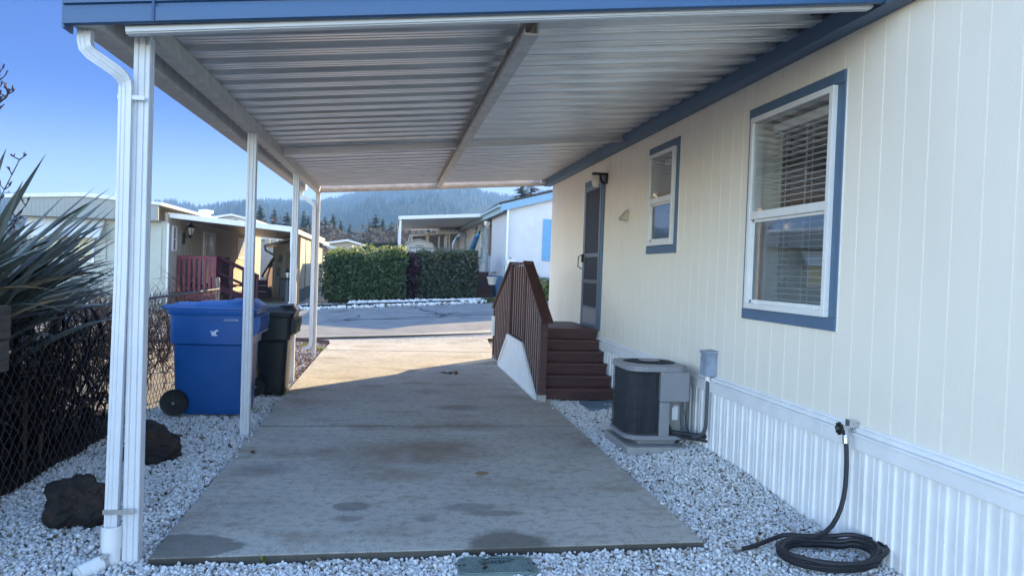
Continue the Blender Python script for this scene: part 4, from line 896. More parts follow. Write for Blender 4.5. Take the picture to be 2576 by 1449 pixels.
shrub('bare_shrub', 'bare shrub with upright pale twigs rising over the fence toward the maroon deck', 10.8, 12.6, 26, -4.6, -3.4, (.6, .9), 1.3)
shrub('bare_shrub', 'thin leafless shrub in front of the pale house gable behind the near post', 9.0, 10.5, 14, -4.4, -3.3, (.7, 1.0), 1.2)
# ---- lava boulders
def boulder(name, label, c, s, seed):
    bm = bmesh.new(); bmesh.ops.create_icosphere(bm, subdivisions=5, radius=1)
    for v in bm.verts:
        p_ = v.co.copy(); n = noise.fractal(p_*1.1+Vector((seed, 0, 0)), 1.0, 2.0, 5)*.38 + noise.noise(p_*.9+Vector((0, seed, 0)))*.30 + abs(noise.noise(p_*3.2+Vector((seed, seed, 0))))*-.20 + noise.noise(p_*9+Vector((seed, 0, 0)))*.035
        v.co = p_*(1+n); v.co = Vector((v.co.x*s[0], v.co.y*s[1], v.co.z*s[2]))
    me = bpy.data.meshes.new(name); bm.to_mesh(me); bm.free(); me.materials.append(LAVA); me.polygons.foreach_set('use_smooth', [False]*len(me.polygons))
    o = bpy.data.objects.new(name, me); col.objects.link(o); o.location = c; tag(o, label, 'rock', 'boulders on the gravel')
boulder('boulder', 'brown black lava rock on the gravel left of the near post', (-1.80, 4.86, .095), (.175, .16, .16), 3.1)
boulder('boulder', 'dark lava rock half hidden behind the near post, further along the fence', (-1.83, 6.42, .08), (.22, .18, .16), 8.7)
# ================================================================== the pale house on the left
def part(name, mat, parent, fn, **k):
    q = MB(); fn(q); return q.build(name, mat, parent, **k)
LX = -7.25
def gl(y, x=LX): return g(x, y)
LH = thing('left_house', 'pale mobile home with low white gable, louvred awning and attached carport wall', 'mobile home', (-9.4, 30, -.1))
part('wall', LHOUSE, LH, lambda q: (q.prism([(-11.45, -.2), (-7.55, -.2), (-7.55, 2.76), (-11.45, 2.76)], 'y', 26.35, 26.5), q.box(-11.45, -11.3, 26.5, 44, -.2, 2.8)))
part('gable_band', mk('grey_gable_band', (.30, .31, .29), .6, .05, 3), LH, lambda q: (q.prism([(-11.75, 2.74), (-7.40, 2.76), (-7.40, 3.24), (-9.62, 3.40), (-11.75, 3.26)], 'y', 25.8, 25.86), q.box(-11.7, -7.42, 25.86, 26.5, 2.74, 2.78), [q.box(x, x+.012, 25.795, 25.80, 2.76, 3.26) for x in [-11.6+.12*k for k in range(35)]]))
part('roof', LWHITE, LH, lambda q: (q.prism([(-11.85, 3.26), (-9.62, 3.40), (-7.30, 3.235), (-7.30, 3.33), (-9.62, 3.53), (-11.85, 3.37)], 'y', 25.72, 44.5)))
part('side_wall', LHSIDE, LH, lambda q: (q.box(LX-.1, LX, 26.35, 44, -.4, 3.05), [q.box(LX, LX+.006, y, y+.02, .5, 2.9) for y in [26.6+.3*k for k in range(58)]]))
part('corner_trim', LHOUSE, LH, lambda q: (q.box(-7.75, LX+.01, 26.30, 26.348, -.2, 2.76), q.box(-7.60, -7.42, 26.27, 26.298, .9, 2.55)))
aw = part('awning', LWHITE, LH, lambda q: ([q.prism([(26.3-.55*(k/9), 2.70-.58*(k/9)), (26.3-.55*(k+.8)/9, 2.70-.58*(k+.9)/9), (26.3-.55*(k+.8)/9-.01, 2.70-.58*(k+.9)/9+.03), (26.3-.55*k/9-.01, 2.70-.58*k/9+.03)], 'x', -11.38, -9.15) for k in range(9)], q.beam((-11.38, 26.3, 2.68), (-11.38, 25.75, 2.1), .03, .05), q.beam((-9.15, 26.3, 2.68), (-9.15, 25.75, 2.1), .03, .05)))
lw = part('window', WHITE, LH, lambda q: (q.box(-11.3, -11.22, 26.28, 26.349, 1.35, 2.2), q.box(-9.52, -9.44, 26.28, 26.349, 1.35, 2.2), q.box(-11.22, -9.52, 26.28, 26.349, 1.35, 1.42), q.box(-11.22, -9.52, 26.28, 26.349, 2.13, 2.2), q.box(-10.4, -10.34, 26.29, 26.349, 1.42, 2.13)))
part('pane', mk('reflection_tint_pane', (.55, .50, .32), .15, .3, 1.5), lw, lambda q: q.box(-11.22, -9.52, 26.31, 26.345, 1.42, 2.13))  # yellow reflected light put into the pane colour
part('shutter', LHOUSE, LH, lambda q: (q.box(-9.43, -9.1, 26.31, 26.349, 1.4, 2.15), [q.box(-9.41, -9.12, 26.30, 26.31, 1.42+.06*k, 1.45+.06*k) for k in range(12)]))
part('chimney', WHITE, LH, lambda q: q.lathe([(.13, 3.3), (.12, 3.5), (.09, 3.7), (.05, 3.74)], (-8.99, 27, 0), 12), smooth=True)
part('chimney', WHITE, LH, lambda q: (q.lathe([(.2, 3.2), (.2, 3.48), (.30, 3.5), (.30, 3.62), (.05, 3.66)], (-7.75, 33.5, 0), 14)), smooth=True)
sw = part('window', WHITE, LH, lambda q: (q.box(LX, LX+.05, 26.80, 26.88, 1.82, 2.66), q.box(LX, LX+.05, 27.18, 27.26, 1.82, 2.66), q.box(LX, LX+.05, 26.88, 27.18, 1.82, 1.88), q.box(LX, LX+.05, 26.88, 27.18, 2.6, 2.66), q.box(LX, LX+.05, 26.88, 27.18, 2.2, 2.24)))
part('pane', SHADEG, sw, lambda q: q.box(LX, LX+.02, 26.88, 27.18, 1.88, 2.6))
dd = part('door', WHITE, LH, lambda q: (q.box(LX, LX+.05, 31.0, 31.25, .5, 2.66), q.box(LX, LX+.05, 32.6, 32.9, .5, 2.66), q.box(LX, LX+.05, 31.25, 32.6, 2.56, 2.66)))
part('screen', SHADEG, dd, lambda q: q.box(LX, LX+.03, 31.25, 31.95, .5, 2.56)); part('pane', mk('sky_tint_pane', (.42, .45, .48), .1, .3, 1.2), dd, lambda q: q.box(LX, LX+.04, 31.96, 32.6, .9, 2.56))  # sky reflection put into the grey pane colour
bw = part('window', WHITE, LH, lambda q: (q.box(LX, LX+.05, 37.5, 37.6, 1.7, 2.65), q.box(LX, LX+.05, 39.9, 40, 1.7, 2.65), q.box(LX, LX+.05, 37.6, 39.9, 1.68, 1.76), q.box(LX, LX+.05, 37.6, 39.9, 2.57, 2.65))); part('pane', CURTAIN, bw, lambda q: q.box(LX, LX+.03, 37.6, 39.9, 1.76, 2.57))
part('downspout', LWHITE, LH, lambda q: (q.beam((-7.2, 26.2, 2.7), (-7.2, 26.2, -.1), .06, .08, (0, 1, 0))))
# wall lantern, plaque, round meter
def lantern(name, label, c, s, parent_group=None, wall=None):
    t = thing(name, label, 'lantern', c); x, y, z = c
    q = MB(); q.lathe([(.02*s, .16*s), (.05*s, .12*s), (.12*s, .06*s), (.13*s, .05*s)], c, 6); q.lathe([(.06*s, -.15*s), (.07*s, -.17*s), (.02*s, -.2*s), (.02*s, -.25*s)], c, 6); q.lathe([(.008*s, .16*s), (.02*s, .19*s), (.006*s, .24*s)], c, 6)
    for k in range(6):
        a = 2*math.pi*k/6; q.beam((x+.115*s*math.cos(a), y+.115*s*math.sin(a), z+.055*s), (x+.062*s*math.cos(a), y+.062*s*math.sin(a), z-.16*s), .012*s, .012*s)
    if wall: q.beam((x, y, z-.2*s), (x+wall*.22*s, y, z-.24*s), .03*s, .03*s); q.beam((x+wall*.2*s, y, z-.1*s), (x+wall*.2*s, y, z-.42*s), .12*s, .05*s, (0, 1, 0))
    q.build('frame', BLACK, t); q = MB(); q.lathe([(.055*s, -.15*s), (.105*s, .045*s)], c, 6); q.build('glass', mk('frosted_lantern_glass', (.62, .58, .48), .2, .1), t); return t
lantern('wall_lantern', 'black carriage lantern on the shaded side wall above the maroon deck', (-6.99, 28.1, 2.60), 1.25, wall=-1)
# the attached carport of the left house
LC = thing('neighbour_carport', 'white fronted flat carport roof reaching out from the pale house', 'carport', (-5.3, 30, 0))
part('roof', LWHITE, LC, lambda q: (q.hexa([(-7.2, 26.42, 3.0), (-3.36, 26.42, 2.72), (-3.3, 39.6, 2.62), (-7.2, 39.6, 2.92), (-7.2, 26.42, 3.05), (-3.36, 26.42, 2.77), (-3.3, 39.6, 2.67), (-7.2, 39.6, 2.97)])))
part('fascia', LWHITE, LC, lambda q: (q.beam((-7.22, 26.38, 2.965), (-3.34, 26.38, 2.66), .05, .15), q.beam((-3.31, 26.4, 2.655), (-3.26, 39.7, 2.57), .05, .15)))
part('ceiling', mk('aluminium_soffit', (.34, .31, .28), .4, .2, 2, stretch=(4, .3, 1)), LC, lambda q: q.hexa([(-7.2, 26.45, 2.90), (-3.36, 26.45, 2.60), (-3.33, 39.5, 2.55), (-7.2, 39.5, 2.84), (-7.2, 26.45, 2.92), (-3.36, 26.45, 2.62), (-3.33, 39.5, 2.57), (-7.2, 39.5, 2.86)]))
part('side_panel', mk('warm_cream_panel', (.62, .52, .38), .6, .06, 3), LC, lambda q: ([q.box(-3.42, -3.38, a, b, g(-3.4, a)+.45, 2.58) for a, b in ((28.9, 30.55), (30.75, 32.5), (32.6, 34.4))]))
for a in (28.8, 30.6, 32.5, 34.4): part('batten', mk('panel_batten', (.26, .16, .10), .7), LC, lambda q: q.box(-3.45, -3.36, a, a+.1, g(-3.4, a)-.1, 2.58))
part('skirt_panel', mk('dark_teal_panel', (.10, .15, .16), .6, .2, 3), LC, lambda q: ([q.box(-3.41, -3.39, a, b, g(-3.4, a)-.05, g(-3.4, a)+.44) for a, b in ((28.9, 30.55), (30.75, 32.5), (32.6, 34.4))]))
part('post', LWHITE, LC, lambda q: q.box(-3.40, -3.32, 26.42, 26.5, -.2, 2.62))
q = MB(); q.tube(smooth_path([(-3.37, 26.37, 2.6), (-3.37, 26.35, 1.9), (-3.22, 26.3, 1.4), (-3.2, 26.3, .7), (-3.32, 26.3, .3), (-3.42, 26.3, .15)], 1), .045, 8); q.build('downspout', LWHITE, LC, smooth=True)
# maroon deck and its ramp rail
MD = thing('neighbour_deck', 'maroon painted deck with slatted front and ramp rail beside the pale house', 'deck', (-6.6, 27.6, 0))
zd = 1.69
part('front_slats', MAROON, MD, lambda q: (q.box(-7.2, -6.05, 27.4, 27.46, zd-.10, zd), q.box(-7.2, -6.05, 27.4, 27.46, .2, .42), [q.box(x, x+.085, 27.39, 27.45, .42, zd-.1) for x in [-7.2+.165*k for k in range(7)]]))
part('corner_board', MAROON, MD, lambda q: q.box(-6.07, -5.96, 27.38, 27.5, -.1, zd))
part('side_board', MAROOND, MD, lambda q: q.box(-6.03, -5.97, 27.5, 29.6, -.1, zd))
part('platform', MAROOND, MD, lambda q: q.box(-7.2, -6.05, 27.47, 33, .55, .62))
part('handrail', MAROOND, MD, lambda q: (q.beam((-6.0, 28.0, zd-.02), (-4.9, 29.3, 1.04), .09, .11), q.beam((-6.0, 28.0, 1.12), (-4.9, 29.3, .5), .06, .08), q.beam((-6.0, 28, .62), (-4.9, 29.3, .05), .06, .22)))
for t in (.32, .62, .98): part('post', MAROOND, MD, lambda q: q.box(-6.0+1.1*t-.04, -6.0+1.1*t+.04, 28+1.3*t-.04, 28+1.3*t+.04, -.2, zd-.65*t))
# far shed with door, second stair, bin and lamp post
SHD = thing('garden_shed', 'brown shed with gabled eave and pale framed door behind the lamp post', 'shed', (-4.4, 36.5, .1))
part('wall', LHSIDE, SHD, lambda q: (q.prism([(-5.44, -.2), (-3.5, -.2), (-3.5, 2.72), (-4.3, 2.66), (-5.44, 2.28)], 'y', 36.3, 39)))
part('roof', LWHITE, SHD, lambda q: q.prism([(-5.80, 2.26), (-4.2, 2.76), (-3.4, 2.76), (-3.4, 2.84), (-4.2, 2.84), (-5.82, 2.33)], 'y', 36.0, 39.2))
part('downspout', LHOUSE, SHD, lambda q: (q.tube([(-5.78, 36.1, 2.28), (-5.74, 36.1, 2.1), (-5.42, 36.2, 1.92), (-5.36, 36.24, 1.8), (-5.36, 36.24, .1)], .05, 8)), smooth=True)
sdo = part('door', mk('taupe_door', (.26, .23, .20), .5, .08), SHD, lambda q: q.box(-4.88, -4.0, 36.24, 36.296, .12, 2.08)); part('frame', LHOUSE, sdo, lambda q: (q.box(-4.98, -4.88, 36.22, 36.295, .1, 2.18), q.box(-4.88, -3.9, 36.22, 36.295, 2.085, 2.18)))
text('18', .17, (-4.52, 36.235, 1.42), (R(90), 0, 0), SHADEG, sdo, .004)
part('plaque', mk('dull_wall_ornament', (.20, .18, .15), .7, .3), SHD, lambda q: q.obox((-5.12, 36.28, 1.75), (.18, .03, .34), Matrix.Rotation(.3, 3, 'Y')))
part('plaque', mk('dull_wall_ornament', (.20, .18, .15), .7, .3), SHD, lambda q: q.box(-5.25, -5.1, 36.27, 36.299, .95, 1.35))
ST2 = thing('garden_steps', 'dark maroon stair with pale tread edges in front of the brown shed', 'steps', (-5.3, 33.2, 0))
part('riser', MAROOND, ST2, lambda q: ([q.box(-5.60, -5.16, 33+.25*k, 33.2+.25*k, -.1, .32+.24*k) for k in range(3)]))
part('tread', mk('pale_tread_edge', (.55, .50, .46), .7), ST2, lambda q: ([q.box(-5.60, -5.16, 32.97+.25*k, 33.2+.25*k, .33+.24*k, .36+.24*k) for k in range(3)]))
part('side_board', MAROOND, ST2, lambda q: (q.hexa([(-5.16, 32.9, -.1), (-5.10, 32.9, -.1), (-5.1, 34.0, -.1), (-5.16, 34, -.1), (-5.16, 32.9, .95), (-5.10, 32.9, .95), (-5.1, 34.0, 1.62), (-5.16, 34, 1.62)]), q.box(-5.72, -5.61, 32.9, 33.9, -.1, 1.0)))
part('handrail', mk('brown_rail', (.13, .08, .06), .6), ST2, lambda q: q.beam((-5.3, 32.8, .98), (-5.1, 34.2, 1.72), .1, .08))
TB = thing('trash_can', 'dark trash can standing behind the lamp post', 'trash can', (-4.2, 31, .05))
part('body', BLACK, TB, lambda q: q.prism(rrect(-4.19, 31, .16, .16, .03), 'z', g(-4.2, 31)-.03, .92), bevel=.01); part('lid', BLACK, TB, lambda q: q.prism(rrect(-4.19, 31, .18, .18, .03), 'z', .93, .99), bevel=.01)
LPo = thing('lamp_post', 'black post lamp with glass lantern at the neighbour drive', 'lamp post', (-3.81, 29, 0))
part('post', mk('dark_grey_post', (.055, .055, .065), .5), LPo, lambda q: q.lathe([(.085, -.2), (.085, .86), (.06, .90), (.06, .95)], (-3.81, 29, 0), 12), smooth=True)
t_ = lantern('lantern', 'x', (-3.81, 29, 1.17), 1.0)
for c in list(t_.children): c.parent = LPo; c.location = Vector((-3.81, 29, 1.17))-Vector(LPo.location)
bpy.data.objects.remove(t_)
# house beyond the left carport
BH = thing('grey_house', 'pale grey house glimpsed through the open neighbour carport', 'house', (-7, 47, 0))
part('wall', mk('cool_grey_siding', (.46, .50, .56), .6, .05), BH, lambda q: q.box(-11, -5.9, 47, 47.3, -.2, 2.9)); part('roof', LWHITE, BH, lambda q: q.box(-11.2, -5.6, 46.6, 50, 2.9, 3.1))
for x in (-8.05, -7.3, -6.9): part('column', LHOUSE, BH, lambda q: q.box(x, x+.28, 45.6, 45.8, -.2, 2.9))
# parapets and small gables over roofs
for nm, lab, pts_, y, h in (('cottage', 'small house with white gable showing above the left carport roof', [(-13.2, 3.4), (-10.6, 3.4), (-10.6, 4.62), (-11.99, 4.9), (-13.2, 4.66)], 60, 0),
                            ('cottage', 'low house with tan gable and white roof edges behind the hedge', [(-5.6, 1.0), (-1.0, 1.0), (-1.46, 2.82), (-3.52, 3.36), (-5.0, 3.1)], 60, 0)):
    ht = thing(nm, lab, 'house', ((pts_[0][0]+pts_[1][0])/2, y, 0))
    part('wall', LHSIDE if 'tan' in lab else WHOUSE, ht, lambda q: (q.prism(pts_, 'y', y, y+6), q.box(pts_[0][0], pts_[1][0], y, y+6, 0, pts_[0][1])))
    n_ = len(pts_); ridge = pts_[3]; a_, b_ = pts_[4], pts_[2]
    part('roof', LWHITE, ht, lambda q: (q.beam((a_[0]-.3, y+3, a_[1]+.0), (ridge[0], y+3, ridge[1]+.09), 7, .1, (0, 0, 1)) if False else q.prism([(a_[0]-.4, a_[1]-.06), (ridge[0], ridge[1]+.02), (b_[0]+.4, b_[1]-.08), (b_[0]+.4, b_[1]+.08), (ridge[0], ridge[1]+.17), (a_[0]-.4, a_[1]+.10)], 'y', y-.5, y+6.3)))
    if 'left' in lab: part('vent', SHADEG, ht, lambda q: (q.box(-12.25, -11.98, y-.03, y-.005, 4.5, 4.68), q.box(-11.9, -11.62, y-.03, y-.005, 4.5, 4.68)))
ht = thing('cottage', 'dark roofed low house with white eave just left of the hedge', 'house', (-6, 52, 0)); part('wall', LHSIDE, ht, lambda q: q.box(-9, -4.6, 52, 56, 0, 2.7)); part('roof', mk('charcoal_roof', (.07, .075, .085), .8, .2), ht, lambda q: q.prism([(-9, 2.9), (-4.9, 3.0), (-3.7, 2.62), (-3.7, 2.7), (-4.9, 3.12), (-9, 3.0)], 'y', 51.6, 57)); part('fascia', LWHITE, ht, lambda q: q.beam((-4.9, 51.55, 2.98), (-3.6, 51.55, 2.6), .06, .14))

# ================================================================== the white and blue house across the road
KX, KY = 4.10, 28.05
WH = thing('white_house', 'white mobile home with pale blue trim, shutters and blue skirting across the road', 'mobile home', (6.8, 33, .5))
SKB = mk('blue_skirting', (.12, .26, .44), .6, .1, 5, stretch=(1, 1, .2))
def ez(y): return 3.88 + .0078*(y-28)
part('side_wall', WHOUSE, WH, lambda q: q.hexa([(KX, KY, 1.30), (KX+.1, KY, 1.3), (KX+.1, 55, 1.7), (KX, 55, 1.7), (KX, KY, 3.88), (KX+.1, KY, 3.88), (KX+.1, 55, ez(55)), (KX, 55, ez(55))]))
part('gable_wall', WHOUSE, WH, lambda q: (q.prism([(KX+.1, 1.30), (12, 1.30), (12, 4.2), (8.1, 5.1), (KX+.1, 3.86)], 'y', KY, KY+.1), [q.box(x, x+.02, KY-.006, KY, 1.32, 3.85) for x in [KX+.2+.4*k for k in range(19)]]))
part('skirting', SKB, WH, lambda q: (q.box(KX-.01, KX+.1, KY-.01, 55, .2, 1.30), q.box(KX+.1, 12, KY-.01, KY+.09, .2, 1.30), q.box(KX+.0, 12, KY-.03, KY-.0101, 1.30, 1.37), q.box(KX-.03, KX-.0101, KY, 55, 1.30, 1.36)))
part('eave_fascia', TEALTRIM, WH, lambda q: (q.beam((KX-.25, KY-.15, 3.80), (KX-.25, 55, ez(55)-.08), .05, .22), q.beam((KX-.32, KY-.15, 3.92), (KX-.32, 55, ez(55)+.05), .12, .10)))
part('rake_fascia', PALEBLUE, WH, lambda q: q.prism([(KX-.30, 3.72), (8.1, 4.90), (8.1, 5.18), (KX-.30, 3.98)], 'y', KY-.22, KY-.16))
part('roof', mk('dark_brown_shingle', (.06, .05, .05), .9, .3, 14), WH, lambda q: q.prism([(KX-.36, 3.99), (8.1, 5.185), (8.1, 5.30), (KX-.36, 4.04)], 'y', KY-.25, 55))
part('shutter', mk('blue_shutter', (.13, .32, .52), .5, .05), WH, lambda q: (q.box(5.42, 5.95, KY-.04, KY-.001, 1.98, 3.52), q.box(7.6, 8.1, KY-.04, KY-.001, 1.98, 3.52)))
w_ = part('window', WHITE, WH, lambda q: (q.box(5.96, 6.04, KY-.04, KY-.001, 1.98, 3.5), q.box(7.5, 7.58, KY-.04, KY-.001, 1.98, 3.5), q.box(6.04, 7.5, KY-.04, KY-.001, 3.42, 3.5), q.box(6.04, 7.5, KY-.04, KY-.001, 1.98, 2.06))); part('pane', SHADEG, w_, lambda q: q.box(6.04, 7.5, KY-.02, KY-.001, 2.06, 3.42))
part('downspout', WHITE, WH, lambda q: (q.beam((KX-.02, KY-.12, 3.85), (KX-.02, KY-.12, 1.2), .07, .07, (0, 1, 0)), q.beam((KX-.02, KY-.12, 1.2), (KX-.02, KY-.12, .7), .06, .06, (0, 1, 0))))
def pwin(y0, y1, z0, z1, gable=True):
    f_ = part('window', WHITE, WH, lambda q: (q.box(KX-.06, KX, y0, y0+.1, z0, z1), q.box(KX-.06, KX, y1-.1, y1, z0, z1), q.box(KX-.06, KX, y0+.1, y1-.1, z0, z0+.08), q.box(KX-.06, KX, y0+.1, y1-.1, z1-.08, z1), q.box(KX-.06, KX, y0+.1, y1-.1, (z0+z1)/2-.03, (z0+z1)/2+.03)))
    part('pane', CURTAIN, f_, lambda q: q.box(KX-.02, KX, y0+.1, y1-.1, z0+.08, z1-.08))
    def tr(q):
        q.box(KX-.09, KX-.001, y0-.18, y0-.001, z0, z1+.1); 
        if gable: q.prism([(y0-.2, z1+.01), (y1+.2, z1+.01), (y1+.2, z1+.12), ((y0+y1)/2, z1+.30), (y0-.2, z1+.12)], 'x', KX-.09, KX-.001)
        else: q.box(KX-.09, KX-.001, y0-.18, y1+.1, z1+.005, z1+.12)
    part('trim', TEALTRIM, f_, tr)
pwin(49.2, 51.2, 2.6, 3.42); pwin(44.4, 46.0, 2.3, 3.45); pwin(38.7, 40.1, 2.95, 3.6, False); pwin(35.1, 36.7, 1.95, 3.35)
wd = part('door', mk('grey_screen_door', (.36, .38, .36), .5, .1), WH, lambda q: (q.box(KX-.08, KX, 32.9, 33.0, 1.45, 3.45), q.box(KX-.08, KX, 34.1, 34.2, 1.45, 3.45), q.box(KX-.08, KX, 33, 34.1, 3.35, 3.45), q.box(KX-.05, KX, 33, 34.1, 2.35, 2.45))); part('pane', mk('grey_pane', (.28, .30, .31), .2, .2), wd, lambda q: q.box(KX-.03, KX, 33, 34.1, 1.45, 3.35)); part('trim', mk('rust_brown_trim', (.22, .12, .10), .6), wd, lambda q: q.box(KX-.12, KX-.085, 32.66, 32.88, 2.2, 3.5))
lp2 = thing('porch_light', 'dark porch light over the door of the white house', 'porch light', (KX-.1, 32.9, 3.65)); part('bracket', BLACK, lp2, lambda q: (q.box(KX-.32, KX, 32.8, 33.0, 3.66, 3.71), q.box(KX-.05, KX, 32.82, 32.98, 3.45, 3.66))); part('shade', mk('milk_glass2', (.75, .72, .66), .3), lp2, lambda q: q.lathe([(.09, 3.655), (.10, 3.6), (.06, 3.48)], (KX-.22, 32.9, 0), 10), smooth=True)
# carport of the white house
WC = thing('white_carport', 'slim white carport on thin posts beside the white house', 'carport', (2.2, 35, .4))
def wc(x, y, z): return (x*1.097, 34+(y-31.1)*.95, 1.55+(z-1.55)*1.097)
def wc8(*p_): return [wc(*v_) for v_ in p_]
part('roof', LWHITE, WC, lambda q: q.hexa(wc8((.17, 31.1, 3.54), (3.78, 31.1, 3.82), (3.78, 46.5, 3.90), (.18, 46.5, 3.73), (.17, 31.1, 3.58), (3.78, 31.1, 3.86), (3.78, 46.5, 3.94), (.18, 46.5, 3.77))))
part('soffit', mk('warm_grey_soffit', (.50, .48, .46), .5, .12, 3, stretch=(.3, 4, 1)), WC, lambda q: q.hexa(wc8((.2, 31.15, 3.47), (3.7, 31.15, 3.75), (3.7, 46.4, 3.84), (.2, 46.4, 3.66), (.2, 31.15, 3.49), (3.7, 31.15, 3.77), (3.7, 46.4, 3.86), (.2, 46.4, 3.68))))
part('fascia', LWHITE, WC, lambda q: (q.beam(wc(.15, 31.06, 3.515), wc(3.80, 31.06, 3.79), .04, .15), q.beam(wc(.15, 31.1, 3.51), wc(.16, 46.5, 3.70), .04, .14)))
for y in (34.1, 38, 42.2, 47): part('post', LWHITE, WC, lambda q: q.box(.19, .285, y-.05, y+.05, .3, 3.72+.008*(y-34)))
# folded patio umbrella, steps and pot
UM = thing('patio_umbrella', 'folded blue patio umbrella leaning against the wall of the white house', 'umbrella', (3.6, 35.5, 1.5))
part('canopy', mk('blue_canvas', (.06, .22, .44), .8, .15, 4), UM, lambda q: q.loft([[(3.66+r_*math.cos(t)*.5-dx, 34.0+s_+r_*math.sin(t), z) for t in [2*math.pi*k/9 for k in range(9)]] for r_, z, s_, dx in ((.10, 3.18, 0, 0), (.24, 3.05, .15, .03), (.30, 2.5, 1.6, .10), (.34, 1.9, 3.0, .2), (.30, 1.5, 3.9, .28))])); part('pole', SHADEG, UM, lambda q: q.tube([(3.72, 33.9, 3.25), (3.35, 38.2, .9)], .04, 6))
WS = thing('entry_steps', 'dark red brown steps up to the door of the white house', 'steps', (3.75, 31.5, .6))
for k in range(6): part('tread', REDW, WS, lambda q: q.box(3.12, 3.92, 30.2+.32*k, 32.4, g(3.5, 30)+.16*k-.1, g(3.5, 30)+.16*k+.16-.004*k))
PT = thing('flower_pot', 'pale hanging planter pot with a small white flower by the steps', 'planter', (3.62, 28.4, 1.1)); part('pot', mk('cream_pot', (.55, .54, .48), .5, .08), PT, lambda q: q.lathe([(.12, 1.02), (.15, 1.06), (.20, 1.26), (.225, 1.28), (.225, 1.31), (.19, 1.31)], (3.66, 28.5, 0), 16), smooth=True)
part('stand', BLACK, PT, lambda q: (q.tube([(3.66, 28.5, .5), (3.66, 28.5, 1.02)], .02, 6)))
vv, ff = leaf_bits([(3.66+random.uniform(-.15, .15), 28.5+random.uniform(-.1, .1), 1.32+random.uniform(0, .18)) for _ in range(40)], .05); np_mesh('foliage', vv, ff, island('pot_plant', [(0, (.05, .09, .04)), (.7, (.12, .17, .09)), (1, (.7, .7, .7))], .6, .2), PT)
PO = MB(); PO.tube([(3.97, 27.5, .4), (3.95, 27.5, 1.76)], .035, 8); tag(PO.build('sign_post', mk('blue_grey_post', (.22, .30, .36), .5)), 'thin blue grey upright post at the corner of the white house', 'post')
MBX = thing('letter_box', 'bright white box on a white pole in front of the white house', 'letter box', (4.1, 27.4, 1)); part('case', LWHITE, MBX, lambda q: q.box(3.98, 4.32, 27.2, 27.6, 1.80, 1.97), bevel=.01); part('pole', WHITE, MBX, lambda q: q.box(4.06, 4.12, 27.38, 27.44, .4, 1.795)); part('meter', ACGREY, MBX, lambda q: q.box(4.10, 4.17, 27.3, 27.36, 1.98, 2.06))
GR = MB()
for k in range(-1, 26): pass
# ================================================================== things behind the hedge
BS = thing('barn_shed', 'white barn roofed shed showing above the hedge', 'shed', (1.5, 43, .5))
bp_ = [(.42, .3), (2.2, .3), (2.2, 2.50), (2.02, 2.85), (1.30, 3.05), (.66, 2.88), (.42, 2.52)]
part('wall', mk('off_white_plastic', (.66, .66, .63), .5, .04), BS, lambda q: q.prism(bp_, 'y', 42, 45)); part('roof', LWHITE, BS, lambda q: [q.prism([a, b, (b[0], b[1]+.05), (a[0], a[1]+.05)], 'y', 41.85, 45.1) for a, b in (((2.26, 2.50), (2.03, 2.87)), ((2.03, 2.87), (1.30, 3.07)), ((1.30, 3.07), (.65, 2.89)), ((.65, 2.89), (.36, 2.52)))])
part('name_plate', mk('grey_plate', (.30, .30, .32), .6, .5, 30), BS, lambda q: q.box(1.12, 1.55, 41.97, 41.995, 2.72, 2.78))
TR = thing('pipe_railing', 'thin grey pipe railing above the hedge in front of the white shed', 'railing', (2.2, 38.5, .5))
PIPE = mk('grey_pipe', (.22, .24, .27), .5)
part('rail', PIPE, TR, lambda q: (q.tube([(.75, 39, 2.56), (3.6, 39, 2.56)], .028, 6), q.tube([(.75, 39, 2.30), (3.6, 39, 2.30)], .016, 6)))
for k in range(9): part('post', PIPE, TR, lambda q: q.tube([(.78+.34*k, 39, .5), (.78+.34*k, 39, 2.56)], .020, 6))
B2 = thing('blue_house', 'pale blue house under a grey carport roof beyond the white shed', 'house', (3, 54, .5))
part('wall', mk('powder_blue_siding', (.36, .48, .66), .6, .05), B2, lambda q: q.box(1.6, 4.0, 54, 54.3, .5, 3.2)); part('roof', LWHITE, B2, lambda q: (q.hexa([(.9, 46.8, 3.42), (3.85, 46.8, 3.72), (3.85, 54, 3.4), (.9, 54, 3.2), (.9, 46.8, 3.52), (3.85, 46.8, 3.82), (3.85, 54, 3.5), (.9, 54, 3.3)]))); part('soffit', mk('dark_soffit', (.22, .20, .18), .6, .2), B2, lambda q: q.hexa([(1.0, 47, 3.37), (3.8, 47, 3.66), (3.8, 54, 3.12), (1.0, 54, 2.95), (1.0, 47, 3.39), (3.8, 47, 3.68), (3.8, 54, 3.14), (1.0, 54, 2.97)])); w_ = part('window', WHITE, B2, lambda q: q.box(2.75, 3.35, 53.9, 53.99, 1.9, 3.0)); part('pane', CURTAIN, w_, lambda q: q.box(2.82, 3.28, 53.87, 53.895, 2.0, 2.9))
for x in (.98, 2.62, 2.98): part('post', LWHITE, B2, lambda q: q.box(x, x+.10, 46.9, 47, .5, 3.5))
W2 = thing('pan_roof_cover', 'bright white ribbed patio cover end above the pale blue house', 'patio cover', (3.0, 48, 3.5)); part('edge', LWHITE, W2, lambda q: (q.box(2.56, 3.72, 44.9, 45.0, 3.62, 3.74), [q.box(2.58+.165*k, 2.64+.165*k, 44.9, 48, 3.74, 3.84) for k in range(7)], q.box(2.56, 3.72, 45, 48, 3.845, 3.86))); part('hollow', SHADEG, W2, lambda q: [q.box(2.66+.165*k, 2.72+.165*k, 44.95, 45.2, 3.745, 3.80) for k in range(6)]); part('post', LWHITE, W2, lambda q: (q.box(2.95, 3.05, 44.92, 45.0, .5, 3.62), q.box(3.12, 3.20, 44.92, 45.0, .5, 3.62)))
